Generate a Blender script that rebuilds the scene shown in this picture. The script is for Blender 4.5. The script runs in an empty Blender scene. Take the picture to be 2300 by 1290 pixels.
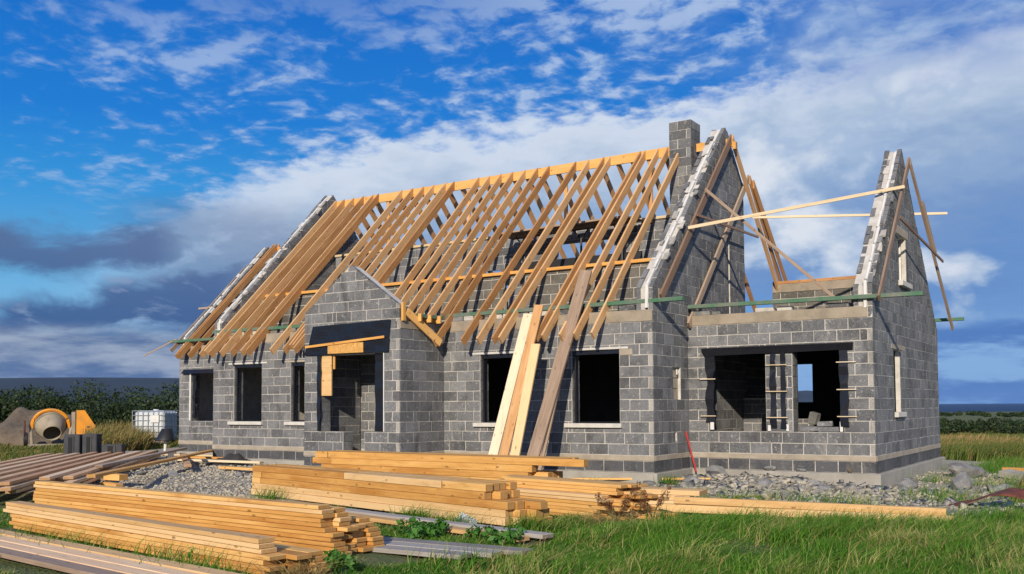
import bpy, bmesh, math, random
import numpy as np
from mathutils import Matrix, Vector
random.seed(7); rng = np.random.default_rng(11)
SC = bpy.context.scene
COL = SC.collection

# ------------------------------------------------------------------ camera
YAW, PITCH, ROLL, FPX = -0.5759, 0.0496, -0.0059, 2183.98
CAM = Vector((8.2147, -17.8284, 1.3468))
cd = bpy.data.cameras.new('camera'); cam = bpy.data.objects.new('camera', cd); COL.objects.link(cam)
cd.sensor_width = 36.0; cd.lens = FPX / 2300 * 36; cd.shift_y = 158.5 / 2300
cd.clip_start = 0.1; cd.clip_end = 60000
cam.matrix_world = Matrix.Translation(CAM) @ Matrix.Rotation(-YAW, 4, 'Z') @ Matrix.Rotation(math.pi / 2 + PITCH, 4, 'X') @ Matrix.Rotation(ROLL, 4, 'Z')
SC.camera = cam

# ------------------------------------------------------------------ sun, exposure
SUN_TO = Vector((0.37, -1.0, 0.41)).normalized()
SUN_EL = math.asin(SUN_TO.z); SUN_AZ = math.atan2(SUN_TO.x, SUN_TO.y)
sl = bpy.data.lights.new('sun', 'SUN'); sl.energy = 5.0; sl.angle = math.radians(0.53); sl.color = (1.0, 0.88, 0.72)
so = bpy.data.objects.new('sun', sl); COL.objects.link(so)
so.rotation_euler = SUN_TO.to_track_quat('Z', 'Y').to_euler(); so.location = (20, -50, 30)
SC.view_settings.view_transform = 'Standard'; SC.view_settings.look = 'None'
SC.view_settings.exposure = 0.0; SC.view_settings.gamma = 1.0
SC.cycles.max_bounces = 6; SC.cycles.diffuse_bounces = 3; SC.cycles.glossy_bounces = 3
SC.cycles.transparent_max_bounces = 8; SC.cycles.use_denoising = True
SC.render.film_transparent = False

# ------------------------------------------------------------------ node helpers
class NT:
    def __init__(s, tree): s.t = tree; s.n = tree.nodes; s.l = tree.links
    def new(s, typ, **kw):
        n = s.n.new(typ)
        for k, v in kw.items(): setattr(n, k, v)
        return n
    def put(s, sock, v):
        if isinstance(v, bpy.types.NodeSocket): s.l.new(v, sock)
        elif v is not None:
            if hasattr(sock.default_value, '__len__') and not hasattr(v, '__len__'): v = (v,) * len(sock.default_value)
            if hasattr(v, '__len__') and len(v) == 3 and len(sock.default_value) == 4: v = (*v, 1)
            sock.default_value = v
    def m(s, op, a, b=None, c=None, clamp=False):
        n = s.new('ShaderNodeMath', operation=op, use_clamp=clamp)
        for i, v in enumerate((a, b, c)):
            if v is not None: s.put(n.inputs[i], v)
        return n.outputs[0]
    def vm(s, op, a, b=None):
        n = s.new('ShaderNodeVectorMath', operation=op)
        s.put(n.inputs[0], a)
        if b is not None: s.put(n.inputs[1], b)
        return n.outputs['Value'] if op in ('DOT_PRODUCT', 'LENGTH') else n.outputs[0]
    def noise(s, vec, scale, detail=4, rough=.55, dist=0.0):
        n = s.new('ShaderNodeTexNoise'); s.put(n.inputs['Vector'], vec)
        n.inputs['Scale'].default_value = scale; n.inputs['Detail'].default_value = detail
        n.inputs['Roughness'].default_value = rough; n.inputs['Distortion'].default_value = dist
        return n.outputs['Fac']
    def vor(s, vec, scale, feature='F1'):
        n = s.new('ShaderNodeTexVoronoi', feature=feature); s.put(n.inputs['Vector'], vec); n.inputs['Scale'].default_value = scale
        return n
    def ss(s, v, a, b, lo=0.0, hi=1.0):
        n = s.new('ShaderNodeMapRange', interpolation_type='SMOOTHSTEP')
        for i, x in enumerate((v, a, b, lo, hi)): s.put(n.inputs[i], x)
        return n.outputs[0]
    def mix(s, f, a, b, mode='MIX'):
        n = s.new('ShaderNodeMix', data_type='RGBA', blend_type=mode)
        s.put(n.inputs[0], f); s.put(n.inputs[6], a); s.put(n.inputs[7], b)
        return n.outputs[2]
    def ramp(s, v, stops, interp='LINEAR'):
        n = s.new('ShaderNodeValToRGB'); n.color_ramp.interpolation = interp
        e = n.color_ramp.elements
        while len(e) < len(stops): e.new(.5)
        for i, (p, c) in enumerate(stops):
            e[i].position = p
            e[i].color = (c, c, c, 1) if not hasattr(c, '__len__') else (*c[:3], 1)
        s.put(n.inputs[0], v); return n.outputs[0]
    def comb(s, x, y, z):
        n = s.new('ShaderNodeCombineXYZ')
        for i, v in enumerate((x, y, z)): s.put(n.inputs[i], v)
        return n.outputs[0]
    def sep(s, v):
        n = s.new('ShaderNodeSeparateXYZ'); s.put(n.inputs[0], v); return n.outputs

def srgb(r, g, b):
    f = lambda c: (c / 255 / 12.92) if c / 255 <= .04045 else ((c / 255 + .055) / 1.055) ** 2.4
    return (f(r), f(g), f(b))

# ------------------------------------------------------------------ world: Nishita sky with procedural cloud layers
world = bpy.data.worlds.new('World'); SC.world = world; world.use_nodes = True
def build_sky():
    k = NT(world.node_tree); k.n.clear()
    out = k.new('ShaderNodeOutputWorld'); bg = k.new('ShaderNodeBackground'); k.l.new(bg.outputs[0], out.inputs[0])
    BG = 0.12; bg.inputs[1].default_value = BG
    sky = k.new('ShaderNodeTexSky', sky_type='NISHITA'); sky.sun_disc = False
    sky.sun_elevation = SUN_EL; sky.sun_rotation = SUN_AZ; sky.altitude = 0; sky.air_density = 1.0; sky.dust_density = .4; sky.ozone_density = 3.0
    C = lambda r, g, b: tuple(x / BG for x in srgb(r, g, b))
    tc = k.new('ShaderNodeTexCoord'); d = k.vm('NORMALIZE', tc.outputs['Generated'])
    x, y, z = k.sep(d)
    el = k.m('ARCSINE', z); az = k.m('ARCTAN2', x, y)
    A = k.m('ADD', az, 0.576)
    den = k.m('ADD', k.m('MAXIMUM', z, 0.0), .12)
    P = k.comb(k.m('DIVIDE', x, den), k.m('DIVIDE', y, den), 0.0)         # flat cloud deck seen in perspective
    ea = k.comb(A, k.m('MULTIPLY', el, 2.2), 0.0)                            # streaky coordinates
    n1 = k.noise(ea, 10.0, 6, .6, .3); n2 = k.noise(ea, 3.6, 3, .55, .2)
    c1 = k.m('SUBTRACT', n1, .5); c2 = k.m('SUBTRACT', n2, .5)
    blue = k.mix(.93, sky.outputs[0], k.ramp(k.m('MULTIPLY', el, 2.0, clamp=True),
        [(0.0, C(140, 178, 220)), (.12, C(128, 182, 226)), (.26, C(96, 172, 222)), (.42, C(40, 146, 218)), (.56, C(4, 122, 212)), (.8, C(0, 104, 200)), (1, C(0, 84, 176))]))
    side = k.ss(A, -.55, .25)
    # altocumulus puffs
    Pw = k.vm('ADD', P, k.comb(k.m('MULTIPLY', c2, .22), k.m('MULTIPLY', c1, .12), 0.0))
    a1 = k.noise(Pw, 13.0, 5, .55, .05); a2 = k.noise(P, 2.6, 2, .5)
    field = k.m('ADD', k.m('MULTIPLY', a1, .75), k.m('MULTIPLY', a2, .5))
    field = k.m('ADD', field, k.m('ADD', k.m('MULTIPLY', side, .075), k.ss(el, .35, .41, 0, .10)))
    puffs = k.m('MULTIPLY', k.ss(field, .60, .80), k.m('MULTIPLY', k.ss(el, .15, .25), k.m('MULTIPLY_ADD', side, .32, .50)))
    pc = k.mix(k.ss(field, .64, .82), C(122, 162, 216), C(184, 204, 232))
    pc = k.mix(k.m('MULTIPLY', k.ss(el, .33, .40), k.ss(A, .2, -.2)), pc, C(110, 146, 206))
    col = k.mix(puffs, blue, pc)
    # the long bank: its upper edge falls to the left
    top = k.ramp(k.m('MULTIPLY_ADD', A, .5, .5, clamp=True),
        [(0.0, .10), (.24, .12), (.30, .165), (.345, .215), (.40, .262), (.49, .292), (.60, .312), (.685, .340), (.76, .352), (1, .36)])
    dep = k.m('ADD', k.m('SUBTRACT', top, el), k.m('ADD', k.m('MULTIPLY', c1, .075), k.m('MULTIPLY', k.m('SUBTRACT', a1, .5), .05)))
    bank = k.m('MULTIPLY', k.ss(dep, -.006, .026), k.ss(A, -.47, -.20))
    gaps = k.m('MULTIPLY', k.ss(dep, .17, .27), k.ss(n2, .40, .60))
    bank = k.m('MULTIPLY', bank, k.m('SUBTRACT', 1.0, k.m('MULTIPLY', gaps, .45)))
    dn = k.m('ADD', dep, k.m('ADD', k.m('MULTIPLY', c2, .07), k.m('MULTIPLY', c1, .05)))
    bc = k.ramp(k.m('MULTIPLY', dn, 3.0, clamp=True),
        [(0.0, C(214, 225, 240)), (.09, C(208, 219, 235)), (.19, C(184, 201, 223)), (.32, C(150, 175, 209)), (.48, C(120, 152, 200)), (.65, C(104, 142, 200)), (.85, C(112, 152, 208)), (1, C(132, 168, 214))])
    col = k.mix(k.m('MULTIPLY', bank, .96), col, bc)
    # veil over the right end
    veil = k.m('MULTIPLY', k.ss(A, .06, .42), k.m('MULTIPLY', k.ss(n2, .30, .56), k.ss(el, .28, .34)))
    col = k.mix(k.m('MULTIPLY', veil, .85), col, k.mix(k.ss(n1, .42, .68), C(88, 130, 200), C(156, 182, 220)))
    # white heaps floating low at the right
    h1 = k.noise(k.comb(A, k.m('MULTIPLY', el, 1.5), 2.15), 7.5, 5, .55, .15)
    heap = k.m('MULTIPLY', k.ss(h1, .475, .55), k.m('MULTIPLY', k.ss(A, .12, .26), k.m('MULTIPLY', k.ss(el, .04, .10), k.ss(el, .36, .26))))
    col = k.mix(k.m('MULTIPLY', heap, .9), col, k.mix(k.ss(h1, .50, .66), C(158, 183, 216), C(226, 232, 241)))
    # dark drifting clouds low on the left
    e2 = k.m('ADD', el, k.m('ADD', k.m('MULTIPLY', c1, .075), k.m('MULTIPLY', c2, .05)))
    def bandm(c, hw, soft, a0, a1_):
        q = k.m('ABSOLUTE', k.m('SUBTRACT', e2, c)); return k.m('MULTIPLY', k.ss(k.m('SUBTRACT', q, hw), soft, -soft), k.ss(A, a0, a1_))
    d1 = bandm(.150, .019, .012, -.27, -.36); d2 = bandm(k.m('MULTIPLY_ADD', A, .13, .148), k.m('MULTIPLY_ADD', A, .09, .056), .010, -.20, -.30)
    d3 = k.m('MULTIPLY', bandm(.145, .045, .02, -.13, -.26), k.ss(A, -.42, -.33))
    dm = k.m('MAXIMUM', d1, k.m('MAXIMUM', d2, k.m('MULTIPLY', d3, .55)))
    dc = k.mix(k.ss(el, .07, .18), C(58, 90, 142), C(88, 110, 152)); dc = k.mix(k.ss(n1, .46, .36, 0, .8), dc, C(136, 156, 190))
    col = k.mix(k.m('MULTIPLY', dm, .92), col, dc)
    # stratus at the horizon: grey on the left, blue-grey streaks on the right
    t1 = k.noise(k.comb(A, k.m('MULTIPLY', el, 4.2), 1.7), 9.0, 5, .6, .1)
    low = k.ss(k.m('ADD', el, k.m('MULTIPLY', c1, .03)), .086, .064)
    sc_ = k.mix(k.ss(t1, .36, .66), C(80, 104, 148), C(162, 173, 192)); sr_ = k.mix(k.ss(t1, .40, .60), C(80, 122, 188), C(136, 176, 222))
    col = k.mix(k.m('MULTIPLY', low, .92), col, k.mix(k.ss(A, -.2, .2), sc_, sr_))
    k.l.new(col, bg.inputs[0])
    world.cycles.sampling_method = 'MANUAL'; world.cycles.sample_map_resolution = 256
build_sky()

# ------------------------------------------------------------------ materials
def mat(name):
    m = bpy.data.materials.new(name); m.use_nodes = True
    k = NT(m.node_tree); b = k.n['Principled BSDF']
    return m, k, b
def bump(k, b, h, strength=.3, dist=.01):
    n = k.new('ShaderNodeBump'); n.inputs['Strength'].default_value = strength; n.inputs['Distance'].default_value = dist
    k.put(n.inputs['Height'], h); k.l.new(n.outputs[0], b.inputs['Normal'])
def geo_pos(k): return k.new('ShaderNodeNewGeometry').outputs['Position']
def attr(k, name): return k.new('ShaderNodeAttribute', attribute_name=name).outputs['Fac']

def m_block(name, c0, c1, smear, smear_amt):
    m, k, b = mat(name); p = geo_pos(k); t = attr(k, 'tint')
    g = k.noise(p, 90, 3, .7); w = k.noise(p, 2.2, 4, .6); f = k.noise(p, 14, 5, .65, .4)
    base = k.mix(t, c0, c1)
    base = k.mix(k.ss(g, .38, .68, 0, .5), base, tuple(x * 1.9 for x in c1))
    base = k.mix(k.ss(g, .5, .33, 0, .5), base, tuple(x * .5 for x in c0))
    base = k.mix(k.ss(w, .45, .7, 0, .4), base, tuple(x * .6 for x in c0))
    base = k.mix(k.m('MULTIPLY', k.ss(f, .56, .72), smear_amt), base, smear)
    st = k.noise(k.vm('MULTIPLY', p, (1.2, 1.2, .45)), 1.6, 5, .65, .6)
    base = k.mix(k.ss(st, .54, .72, 0, .55), base, tuple(x * .5 for x in c0)); base = k.mix(k.ss(st, .42, .28, 0, .35), base, smear)
    k.put(b.inputs['Base Color'], base); b.inputs['Roughness'].default_value = .92
    bump(k, b, k.m('ADD', k.m('MULTIPLY', g, .6), f), .45, .008)
    return m
def m_rough(name, cols, scale=3.0, fine=60, rough=.9, bmp=.4, bd=.01):
    m, k, b = mat(name); p = geo_pos(k)
    a = k.noise(p, scale, 5, .6, .3); g = k.noise(p, fine, 3, .65)
    v = k.m('ADD', k.m('MULTIPLY', a, .7), k.m('MULTIPLY', g, .3))
    n = len(cols); base = k.ramp(v, [(.3 + .4 * i / max(1, n - 1), c) for i, c in enumerate(cols)])
    k.put(b.inputs['Base Color'], base); b.inputs['Roughness'].default_value = rough
    bump(k, b, k.m('ADD', a, k.m('MULTIPLY', g, .5)), bmp, bd)
    return m
def m_wood(name, cols, end, knots=.6, rough=.7, stain=None):
    m, k, b = mat(name)
    tc = k.new('ShaderNodeTexCoord'); oi = k.new('ShaderNodeObjectInfo').outputs['Random']
    off = k.comb(k.m('MULTIPLY', oi, 37.0), k.m('MULTIPLY', oi, 11.0), k.m('MULTIPLY', oi, 5.0))
    p = k.vm('ADD', tc.outputs['Object'], off)
    gv = k.vm('MULTIPLY', p, (1.0, 26.0, 26.0)); gr = k.noise(gv, 1.3, 5, .62, .8)
    lv = k.vm('MULTIPLY', p, (1.1, 5.0, 5.0)); lo = k.noise(lv, 1.2, 3, .5)
    v = k.m('ADD', k.m('MULTIPLY', gr, .5), k.m('ADD', k.m('MULTIPLY', lo, .3), k.m('MULTIPLY_ADD', oi, .36, -.08)))
    base = k.ramp(v, [(.30 + .4 * i / (len(cols) - 1), c) for i, c in enumerate(cols)])
    kn = k.vor(k.vm('MULTIPLY', p, (3.4, 8.0, 8.0)), 1.0)
    base = k.mix(k.m('MULTIPLY', k.ss(kn.outputs['Distance'], .17, .07), knots), base, tuple(x * .28 for x in cols[0]))
    if stain: base = k.mix(k.ss(k.noise(k.vm('MULTIPLY', p, (.8, 3, 3)), 1.0, 4), .5, .68, 0, .75), base, stain)
    dirt = k.noise(k.vm('MULTIPLY', p, (1.7, 7, 7)), 1.5, 5, .65, .5)
    base = k.mix(k.ss(dirt, .55, .78, 0, .5), base, tuple(x * f for x, f in zip(cols[0], (.55, .6, .8))))
    base = k.mix(k.ss(dirt, .42, .25, 0, .4), base, cols[-1])
    nx = k.m('ABSOLUTE', k.sep(tc.outputs['Normal'])[0])
    ring = k.noise(k.vm('MULTIPLY', p, (1, 40, 14)), 1.0, 2)
    base = k.mix(k.ss(nx, .75, .95), base, k.mix(ring, end, tuple(x * .6 for x in end)))
    k.put(b.inputs['Base Color'], base); b.inputs['Roughness'].default_value = rough
    b.inputs['Specular IOR Level'].default_value = .25
    bump(k, b, gr, .25, .004)
    return m
def m_plain(name, c, rough=.6, metal=0.0, var=.25, scale=6.0, spec=.5):
    m, k, b = mat(name); p = geo_pos(k); a = k.noise(p, scale, 5, .6)
    k.put(b.inputs['Base Color'], k.mix(a, tuple(x * (1 - var) for x in c), tuple(min(1, x * (1 + var)) for x in c)))
    b.inputs['Roughness'].default_value = rough; b.inputs['Metallic'].default_value = metal; b.inputs['Specular IOR Level'].default_value = spec
    return m

M = {}
M['block'] = m_block('concrete_block', (.048, .050, .054), (.178, .180, .184), (.44, .415, .37), .8)
M['plinth'] = m_block('dark_plinth_block', (.035, .037, .042), (.080, .082, .088), (.30, .27, .22), .45)
M['dirtyblock'] = m_block('stained_block', (.055, .052, .045), (.15, .14, .12), (.30, .26, .19), .8)
M['quoin'] = m_block('mortar_smeared_block', (.20, .19, .17), (.34, .32, .285), (.48, .45, .39), .7)
M['mortar'] = m_rough('mortar', [(.33, .305, .265), (.50, .47, .42), (.62, .59, .53)], 5, 70)
M['band'] = m_rough('concrete_band', [(.24, .205, .16), (.34, .29, .225), (.42, .365, .29)], 3, 60)
M['ring'] = m_rough('concrete_ring_beam', [(.17, .145, .11), (.30, .25, .185), (.37, .31, .235)], 2.5, 50, bmp=.6)
M['sill'] = m_rough('precast_sill', [(.42, .40, .36), (.54, .52, .47), (.60, .58, .53)], 6, 90, bmp=.1)
M['slab'] = m_rough('concrete_slab', [(.22, .21, .18), (.32, .30, .26), (.40, .38, .33)], 2, 40)
M['inner'] = m_rough('shaded_interior_block', [(.030, .030, .030), (.055, .053, .050)], 3, 50)  # room shade put into the albedo, well below the outer blocks
M['ins'] = m_plain('insulation', (.62, .61, .58), .85, var=.25)
M['raft'] = m_wood('rafter_timber', [(.37, .175, .062), (.55, .30, .125), (.68, .42, .205)], (.50, .29, .13), .5)
M['fresh'] = m_wood('fresh_timber', [(.46, .19, .045), (.66, .34, .09), (.74, .43, .15)], (.50, .28, .10), .6)
M['stack'] = m_wood('stacked_timber', [(.44, .205, .05), (.62, .335, .095), (.72, .44, .16)], (.44, .25, .09), .7, stain=(.40, .165, .030))
M['stackpale'] = m_wood('pale_stacked_timber', [(.52, .31, .12), (.66, .43, .20), (.73, .52, .28)], (.52, .32, .14), .7)
M['pale'] = m_wood('pale_plank', [(.55, .42, .25), (.68, .54, .35), (.74, .62, .43)], (.5, .38, .22), .5)
M['brown'] = m_wood('weathered_plank', [(.22, .15, .105), (.35, .25, .175), (.44, .335, .245)], (.25, .17, .115), .5)
M['dkbrown'] = m_wood('dark_weathered_board', [(.12, .068, .045), (.21, .125, .08), (.29, .19, .13)], (.16, .09, .06), .4)
M['pink'] = m_wood('greyed_board', [(.52, .29, .14), (.74, .48, .27), (.84, .61, .38)], (.46, .27, .13), .4)
M['grey'] = m_wood('silver_board', [(.22, .20, .18), (.34, .31, .28), (.42, .39, .35)], (.26, .22, .18), .4)
M['rust'] = m_rough('rusted_steel', [(.06, .018, .012), (.13, .035, .02), (.20, .065, .035)], 5, 60, .8)
M['green'] = m_rough('green_treated_timber', [(.030, .125, .058), (.055, .15, .08), (.13, .16, .12), (.2, .19, .16)], 2.2, 25, .7)
M['memb'] = m_plain('black_membrane', (.010, .011, .016), .34, var=.5, scale=12)
M['osb'] = m_rough('chipboard', [(.38, .17, .035), (.58, .31, .08), (.70, .44, .16)], 22, 70, .7)
M['black'] = m_plain('black_plastic', (.018, .018, .020), .5, var=.5)
M['dkgrey'] = m_rough('tarred_block', [(.035, .036, .04), (.06, .062, .067)], 6, 60)
M['steel'] = m_plain('galvanised_steel', (.42, .43, .44), .4, .8)
M['ibc'] = m_plain('white_plastic_tank', (.52, .55, .56), .4, var=.1)
M['yellow'] = m_rough('orange_yellow_paint', [(.66, .24, .012), (.74, .29, .015), (.62, .24, .02), (.34, .24, .13)], 4, 30, .5, .1)
M['cement'] = m_rough('cement_crusted_steel', [(.20, .17, .12), (.30, .25, .18), (.36, .31, .24)], 3, 40)
M['sand'] = m_rough('sandy_spoil', [(.085, .062, .038), (.16, .12, .078), (.22, .17, .115)], 3, 30, bmp=1.0, bd=.10)
M['ash'] = m_rough('dark_sand', [(.025, .023, .022), (.05, .047, .044)], 4, 60)
M['stone'] = m_rough('grey_stone', [(.085, .087, .09), (.175, .175, .172), (.31, .30, .28)], 5, 45, bmp=.6)
M['gravelst'] = m_rough('gravel_stone', [(.15, .135, .105), (.35, .315, .245), (.56, .505, .40)], 11, 30)
M['shard'] = m_rough('slate_shard', [(.085, .082, .075), (.20, .188, .162), (.37, .335, .27), (.55, .495, .395)], 3.3, 20)
M['soil'] = m_rough('stony_soil', [(.10, .085, .065), (.20, .175, .14), (.33, .30, .25), (.42, .39, .34)], 9, 40, bmp=1.0, bd=.04)
M['red'] = m_plain('red_plastic', (.36, .02, .018), .6, var=.4)
M['hole_shade'] = m_plain('painted_recess_shade', (.012, .012, .014), .9)  # near-black colour standing in for shade inside openings

def m_foliage(name, c0, c1, c2, trans=.25):
    m, k, b = mat(name); t = attr(k, 'tint')
    base = k.ramp(t, [(0, c0), (.5, c1), (1, c2)])
    k.put(b.inputs['Base Color'], base); b.inputs['Roughness'].default_value = .6; b.inputs['Specular IOR Level'].default_value = .25
    tr = k.new('ShaderNodeBsdfTranslucent'); k.put(tr.inputs['Color'], base)
    ms = k.new('ShaderNodeMixShader'); ms.inputs[0].default_value = trans
    k.l.new(b.outputs[0], ms.inputs[1]); k.l.new(tr.outputs[0], ms.inputs[2]); k.l.new(ms.outputs[0], k.n['Material Output'].inputs[0])
    return m
M['grass'] = m_foliage('grass_blades', (.036, .115, .008), (.115, .26, .020), (.42, .36, .14))
M['dry'] = m_foliage('dry_grass', (.055, .125, .016), (.24, .175, .055), (.42, .31, .13))
M['hedge'] = m_foliage('hedge_leaves', (.010, .020, .006), (.026, .046, .012), (.070, .095, .028), .15)
M['weed'] = m_foliage('weed_leaves', (.03, .10, .012), (.06, .19, .025), (.12, .26, .05))
M['dock'] = m_foliage('dead_dock', (.10, .03, .012), (.16, .075, .03), (.24, .13, .055))
M['twig'] = m_plain('twig', (.06, .042, .028), .9)

# ------------------------------------------------------------------ mesh helpers
def link(o, parent=None):
    COL.objects.link(o)
    if parent: o.parent = parent
    return o
def mesh(name, V, F, m, parent=None, loc=None, smooth=False, tint=None, M4=None):
    me = bpy.data.meshes.new(name); me.from_pydata([tuple(v) for v in V], [], F); me.materials.append(m)
    if tint is not None:
        a = me.attributes.new('tint', 'FLOAT', 'POINT')
        a.data.foreach_set('value', np.asarray(tint, np.float32) if hasattr(tint, '__len__') else np.full(len(V), tint, np.float32))
    if smooth: me.polygons.foreach_set('use_smooth', [True] * len(me.polygons))
    o = bpy.data.objects.new(name, me)
    if M4 is not None: o.matrix_basis = M4
    elif loc is not None: o.location = loc
    return link(o, parent)
def bigmesh(name, V, loops, sizes, m, tint=None, parent=None):
    V = np.asarray(V, np.float32); loops = np.asarray(loops, np.int32); sizes = np.asarray(sizes, np.int32)
    me = bpy.data.meshes.new(name); me.vertices.add(len(V)); me.vertices.foreach_set('co', V.ravel())
    me.loops.add(len(loops)); me.loops.foreach_set('vertex_index', loops)
    me.polygons.add(len(sizes)); st = np.zeros(len(sizes), np.int32); st[1:] = np.cumsum(sizes)[:-1]
    me.polygons.foreach_set('loop_start', st); me.polygons.foreach_set('loop_total', sizes)
    me.materials.append(m)
    if tint is not None:
        a = me.attributes.new('tint', 'FLOAT', 'POINT'); a.data.foreach_set('value', np.asarray(tint, np.float32))
    me.update(calc_edges=True); me.validate()
    o = bpy.data.objects.new(name, me); return link(o, parent)
def tag(o, label=None, cat=None, group=None, kind=None):
    if label: o['label'] = label
    if cat: o['category'] = cat
    if group: o['group'] = group
    if kind: o['kind'] = kind
    return o
def empty(name, loc=(0, 0, 0), rz=0, label=None, cat=None, group=None):
    e = bpy.data.objects.new(name, None); e.location = loc; e.rotation_euler = (0, 0, rz); e.empty_display_size = .2
    link(e); tag(e, label, cat, group); return e
def cbox(L, W, T, c=.003, j=0.0):
    """chamfered box, x length L, y width W, z thickness T, centred"""
    x, y, z = L / 2, W / 2, T / 2; c = min(c, x * .3, y * .3, z * .3)
    V = []; idx = {}
    for sx in (-1, 1):
        for sy in (-1, 1):
            for sz in (-1, 1):
                jx, jy, jz = [random.uniform(-j, j) for _ in range(3)] if j else (0, 0, 0)
                for a in range(3):
                    p = [sx * (x - c) + jx, sy * (y - c) + jy, sz * (z - c) + jz]; p[a] += (sx, sy, sz)[a] * c
                    idx[sx, sy, sz, a] = len(V); V.append(p)
    F = []
    S = (-1, 1)
    for a in range(3):
        b_, c_ = (a + 1) % 3, (a + 2) % 3
        for s in S:
            q = []
            for (tb, tc) in ((-1, -1), (1, -1), (1, 1), (-1, 1)):
                t = [0, 0, 0]; t[a] = s; t[b_] = tb; t[c_] = tc; q.append(idx[t[0], t[1], t[2], a])
            F.append(q if s > 0 else q[::-1])
        for s1 in S:
            for s2 in S:
                q = []
                for e, ax in ((-1, b_), (1, b_), (1, c_), (-1, c_)):
                    t = [0, 0, 0]; t[a] = e; t[b_] = s1; t[c_] = s2; q.append(idx[t[0], t[1], t[2], ax])
                F.append(q if s1 * s2 < 0 else q[::-1])
    for k_ in [(a, b, c2) for a in S for b in S for c2 in S]:
        q = [idx[(*k_, a)] for a in range(3)]
        F.append(q if k_[0] * k_[1] * k_[2] > 0 else q[::-1])
    return V, F
def frame(p0, p1, up=(0, 0, 1)):
    p0, p1 = Vector(p0), Vector(p1); X = (p1 - p0).normalized(); up = Vector(up)
    if abs(X.dot(up)) > .99: up = Vector((0, 1, 0))
    Y = up.cross(X).normalized(); Z = X.cross(Y)
    R = Matrix((X, Y, Z)).transposed().to_4x4(); R.translation = (p0 + p1) / 2
    return R, (p1 - p0).length
def beam(name, p0, p1, w, t, m, parent=None, up=(0, 0, 1), c=.004, j=.0, bow=0.0):
    """board between two points: w across, t along 'up'"""
    R, L = frame(p0, p1, up)
    if bow:
        V, F = boxgrid(L, w, t, 7)
        V = [(x, y + bow * (1 - (2 * x / L) ** 2), z) for x, y, z in V]
    else: V, F = cbox(L, w, t, c, j)
    return mesh(name, V, F, m, parent, M4=R)
def boxgrid(L, W, T, n):
    V = []; F = []
    for i in range(n + 1):
        x = -L / 2 + L * i / n
        V += [(x, -W / 2, -T / 2), (x, W / 2, -T / 2), (x, W / 2, T / 2), (x, -W / 2, T / 2)]
    for i in range(n):
        a = 4 * i
        for q in range(4):
            F.append([a + q, a + 4 + q, a + 4 + (q + 1) % 4, a + (q + 1) % 4][::-1])
    F.append([0, 1, 2, 3][::-1]); e = 4 * n; F.append([e, e + 1, e + 2, e + 3])
    return V, F
def box(name, a, b, m, parent=None, c=.004, j=0.0):
    a, b = Vector(a), Vector(b); s = b - a
    V, F = cbox(abs(s.x), abs(s.y), abs(s.z), c, j)
    return mesh(name, V, F, m, parent, loc=(a + b) / 2)
def tubeV(pts, r, n=8, cap=True):
    V = []; F = []; pts = [Vector(p) for p in pts]
    rs = r if hasattr(r, '__len__') else [r] * len(pts)
    for i, p in enumerate(pts):
        d = (pts[min(i + 1, len(pts) - 1)] - pts[max(i - 1, 0)]).normalized()
        u = Vector((0, 0, 1)) if abs(d.z) < .9 else Vector((1, 0, 0)); a = d.cross(u).normalized(); b = a.cross(d)
        for q in range(n):
            t = 2 * math.pi * q / n; V.append(p + a * (rs[i] * math.cos(t)) + b * (rs[i] * math.sin(t)))
    for i in range(len(pts) - 1):
        for q in range(n): F.append([i * n + q, i * n + (q + 1) % n, (i + 1) * n + (q + 1) % n, (i + 1) * n + q])
    if cap: F.append(list(range(n))); F.append(list(range((len(pts) - 1) * n, len(pts) * n))[::-1])
    return V, F
def latheV(prof, n=28, axis='Z'):
    V = []; F = []
    for (r, z) in prof:
        for q in range(n):
            t = 2 * math.pi * q / n; V.append((r * math.cos(t), r * math.sin(t), z))
    for i in range(len(prof) - 1):
        for q in range(n): F.append([i * n + q, i * n + (q + 1) % n, (i + 1) * n + (q + 1) % n, (i + 1) * n + q])
    return V, F
def prism_yz(poly, x0, x1):
    """polygon given as (y, z) extruded along x"""
    n = len(poly); V = [(x0, y, z) for y, z in poly] + [(x1, y, z) for y, z in poly]
    F = [list(range(n))[::-1], list(range(n, 2 * n))] + [[i, (i + 1) % n, n + (i + 1) % n, n + i] for i in range(n)]
    return V, F

# ------------------------------------------------------------------ terrain
def sstep(a, b, x):
    t = np.clip((x - a) / (b - a), 0, 1); return t * t * (3 - 2 * t)
def wob(x, y):
    return (np.sin(x * 1.3 + .7 * y) * np.cos(y * .9 - .4 * x) + .6 * np.sin(2.7 * x - 1.9 * y + 1) * np.cos(1.4 * y + 2.2 * x))
def coast(x, y): return y - (195 + np.maximum(0, -(x + 60)) * 1.2) + 12 * np.sin(x * .013) + 5 * np.sin(x * .05 + 1)
def rect_d(x, y, x0, x1, y0, y1):
    dx = np.maximum(np.maximum(x0 - x, x - x1), 0); dy = np.maximum(np.maximum(y0 - y, y - y1), 0); return np.hypot(dx, dy)
def gravel_mask(x, y):
    d = np.minimum(rect_d(x, y, -13.1, 0, -.2, 8.8), rect_d(x, y, -17, 3.9, 1.7, 9))
    g = 1 - sstep(1.6, 3.4, d + .35 * wob(x * .8, y * .8))
    g = np.maximum(g, (1 - sstep(.4, 1.6, rect_d(x, y, -15, -3.5, -6.2, 0) + .25 * wob(x, y))))
    r = rect_d(x, y, 3.5, 5.2, -2.4, 8) + .3 * wob(x, y)
    g = np.maximum(g, .85 * (1 - sstep(.0, 1.8, r)))
    g = np.maximum(g, .9 * (1 - sstep(0, 1.3, rect_d(x, y, 6.2, 9.5, -3.2, -1.4) + .3 * wob(x, y))))
    return g
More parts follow.
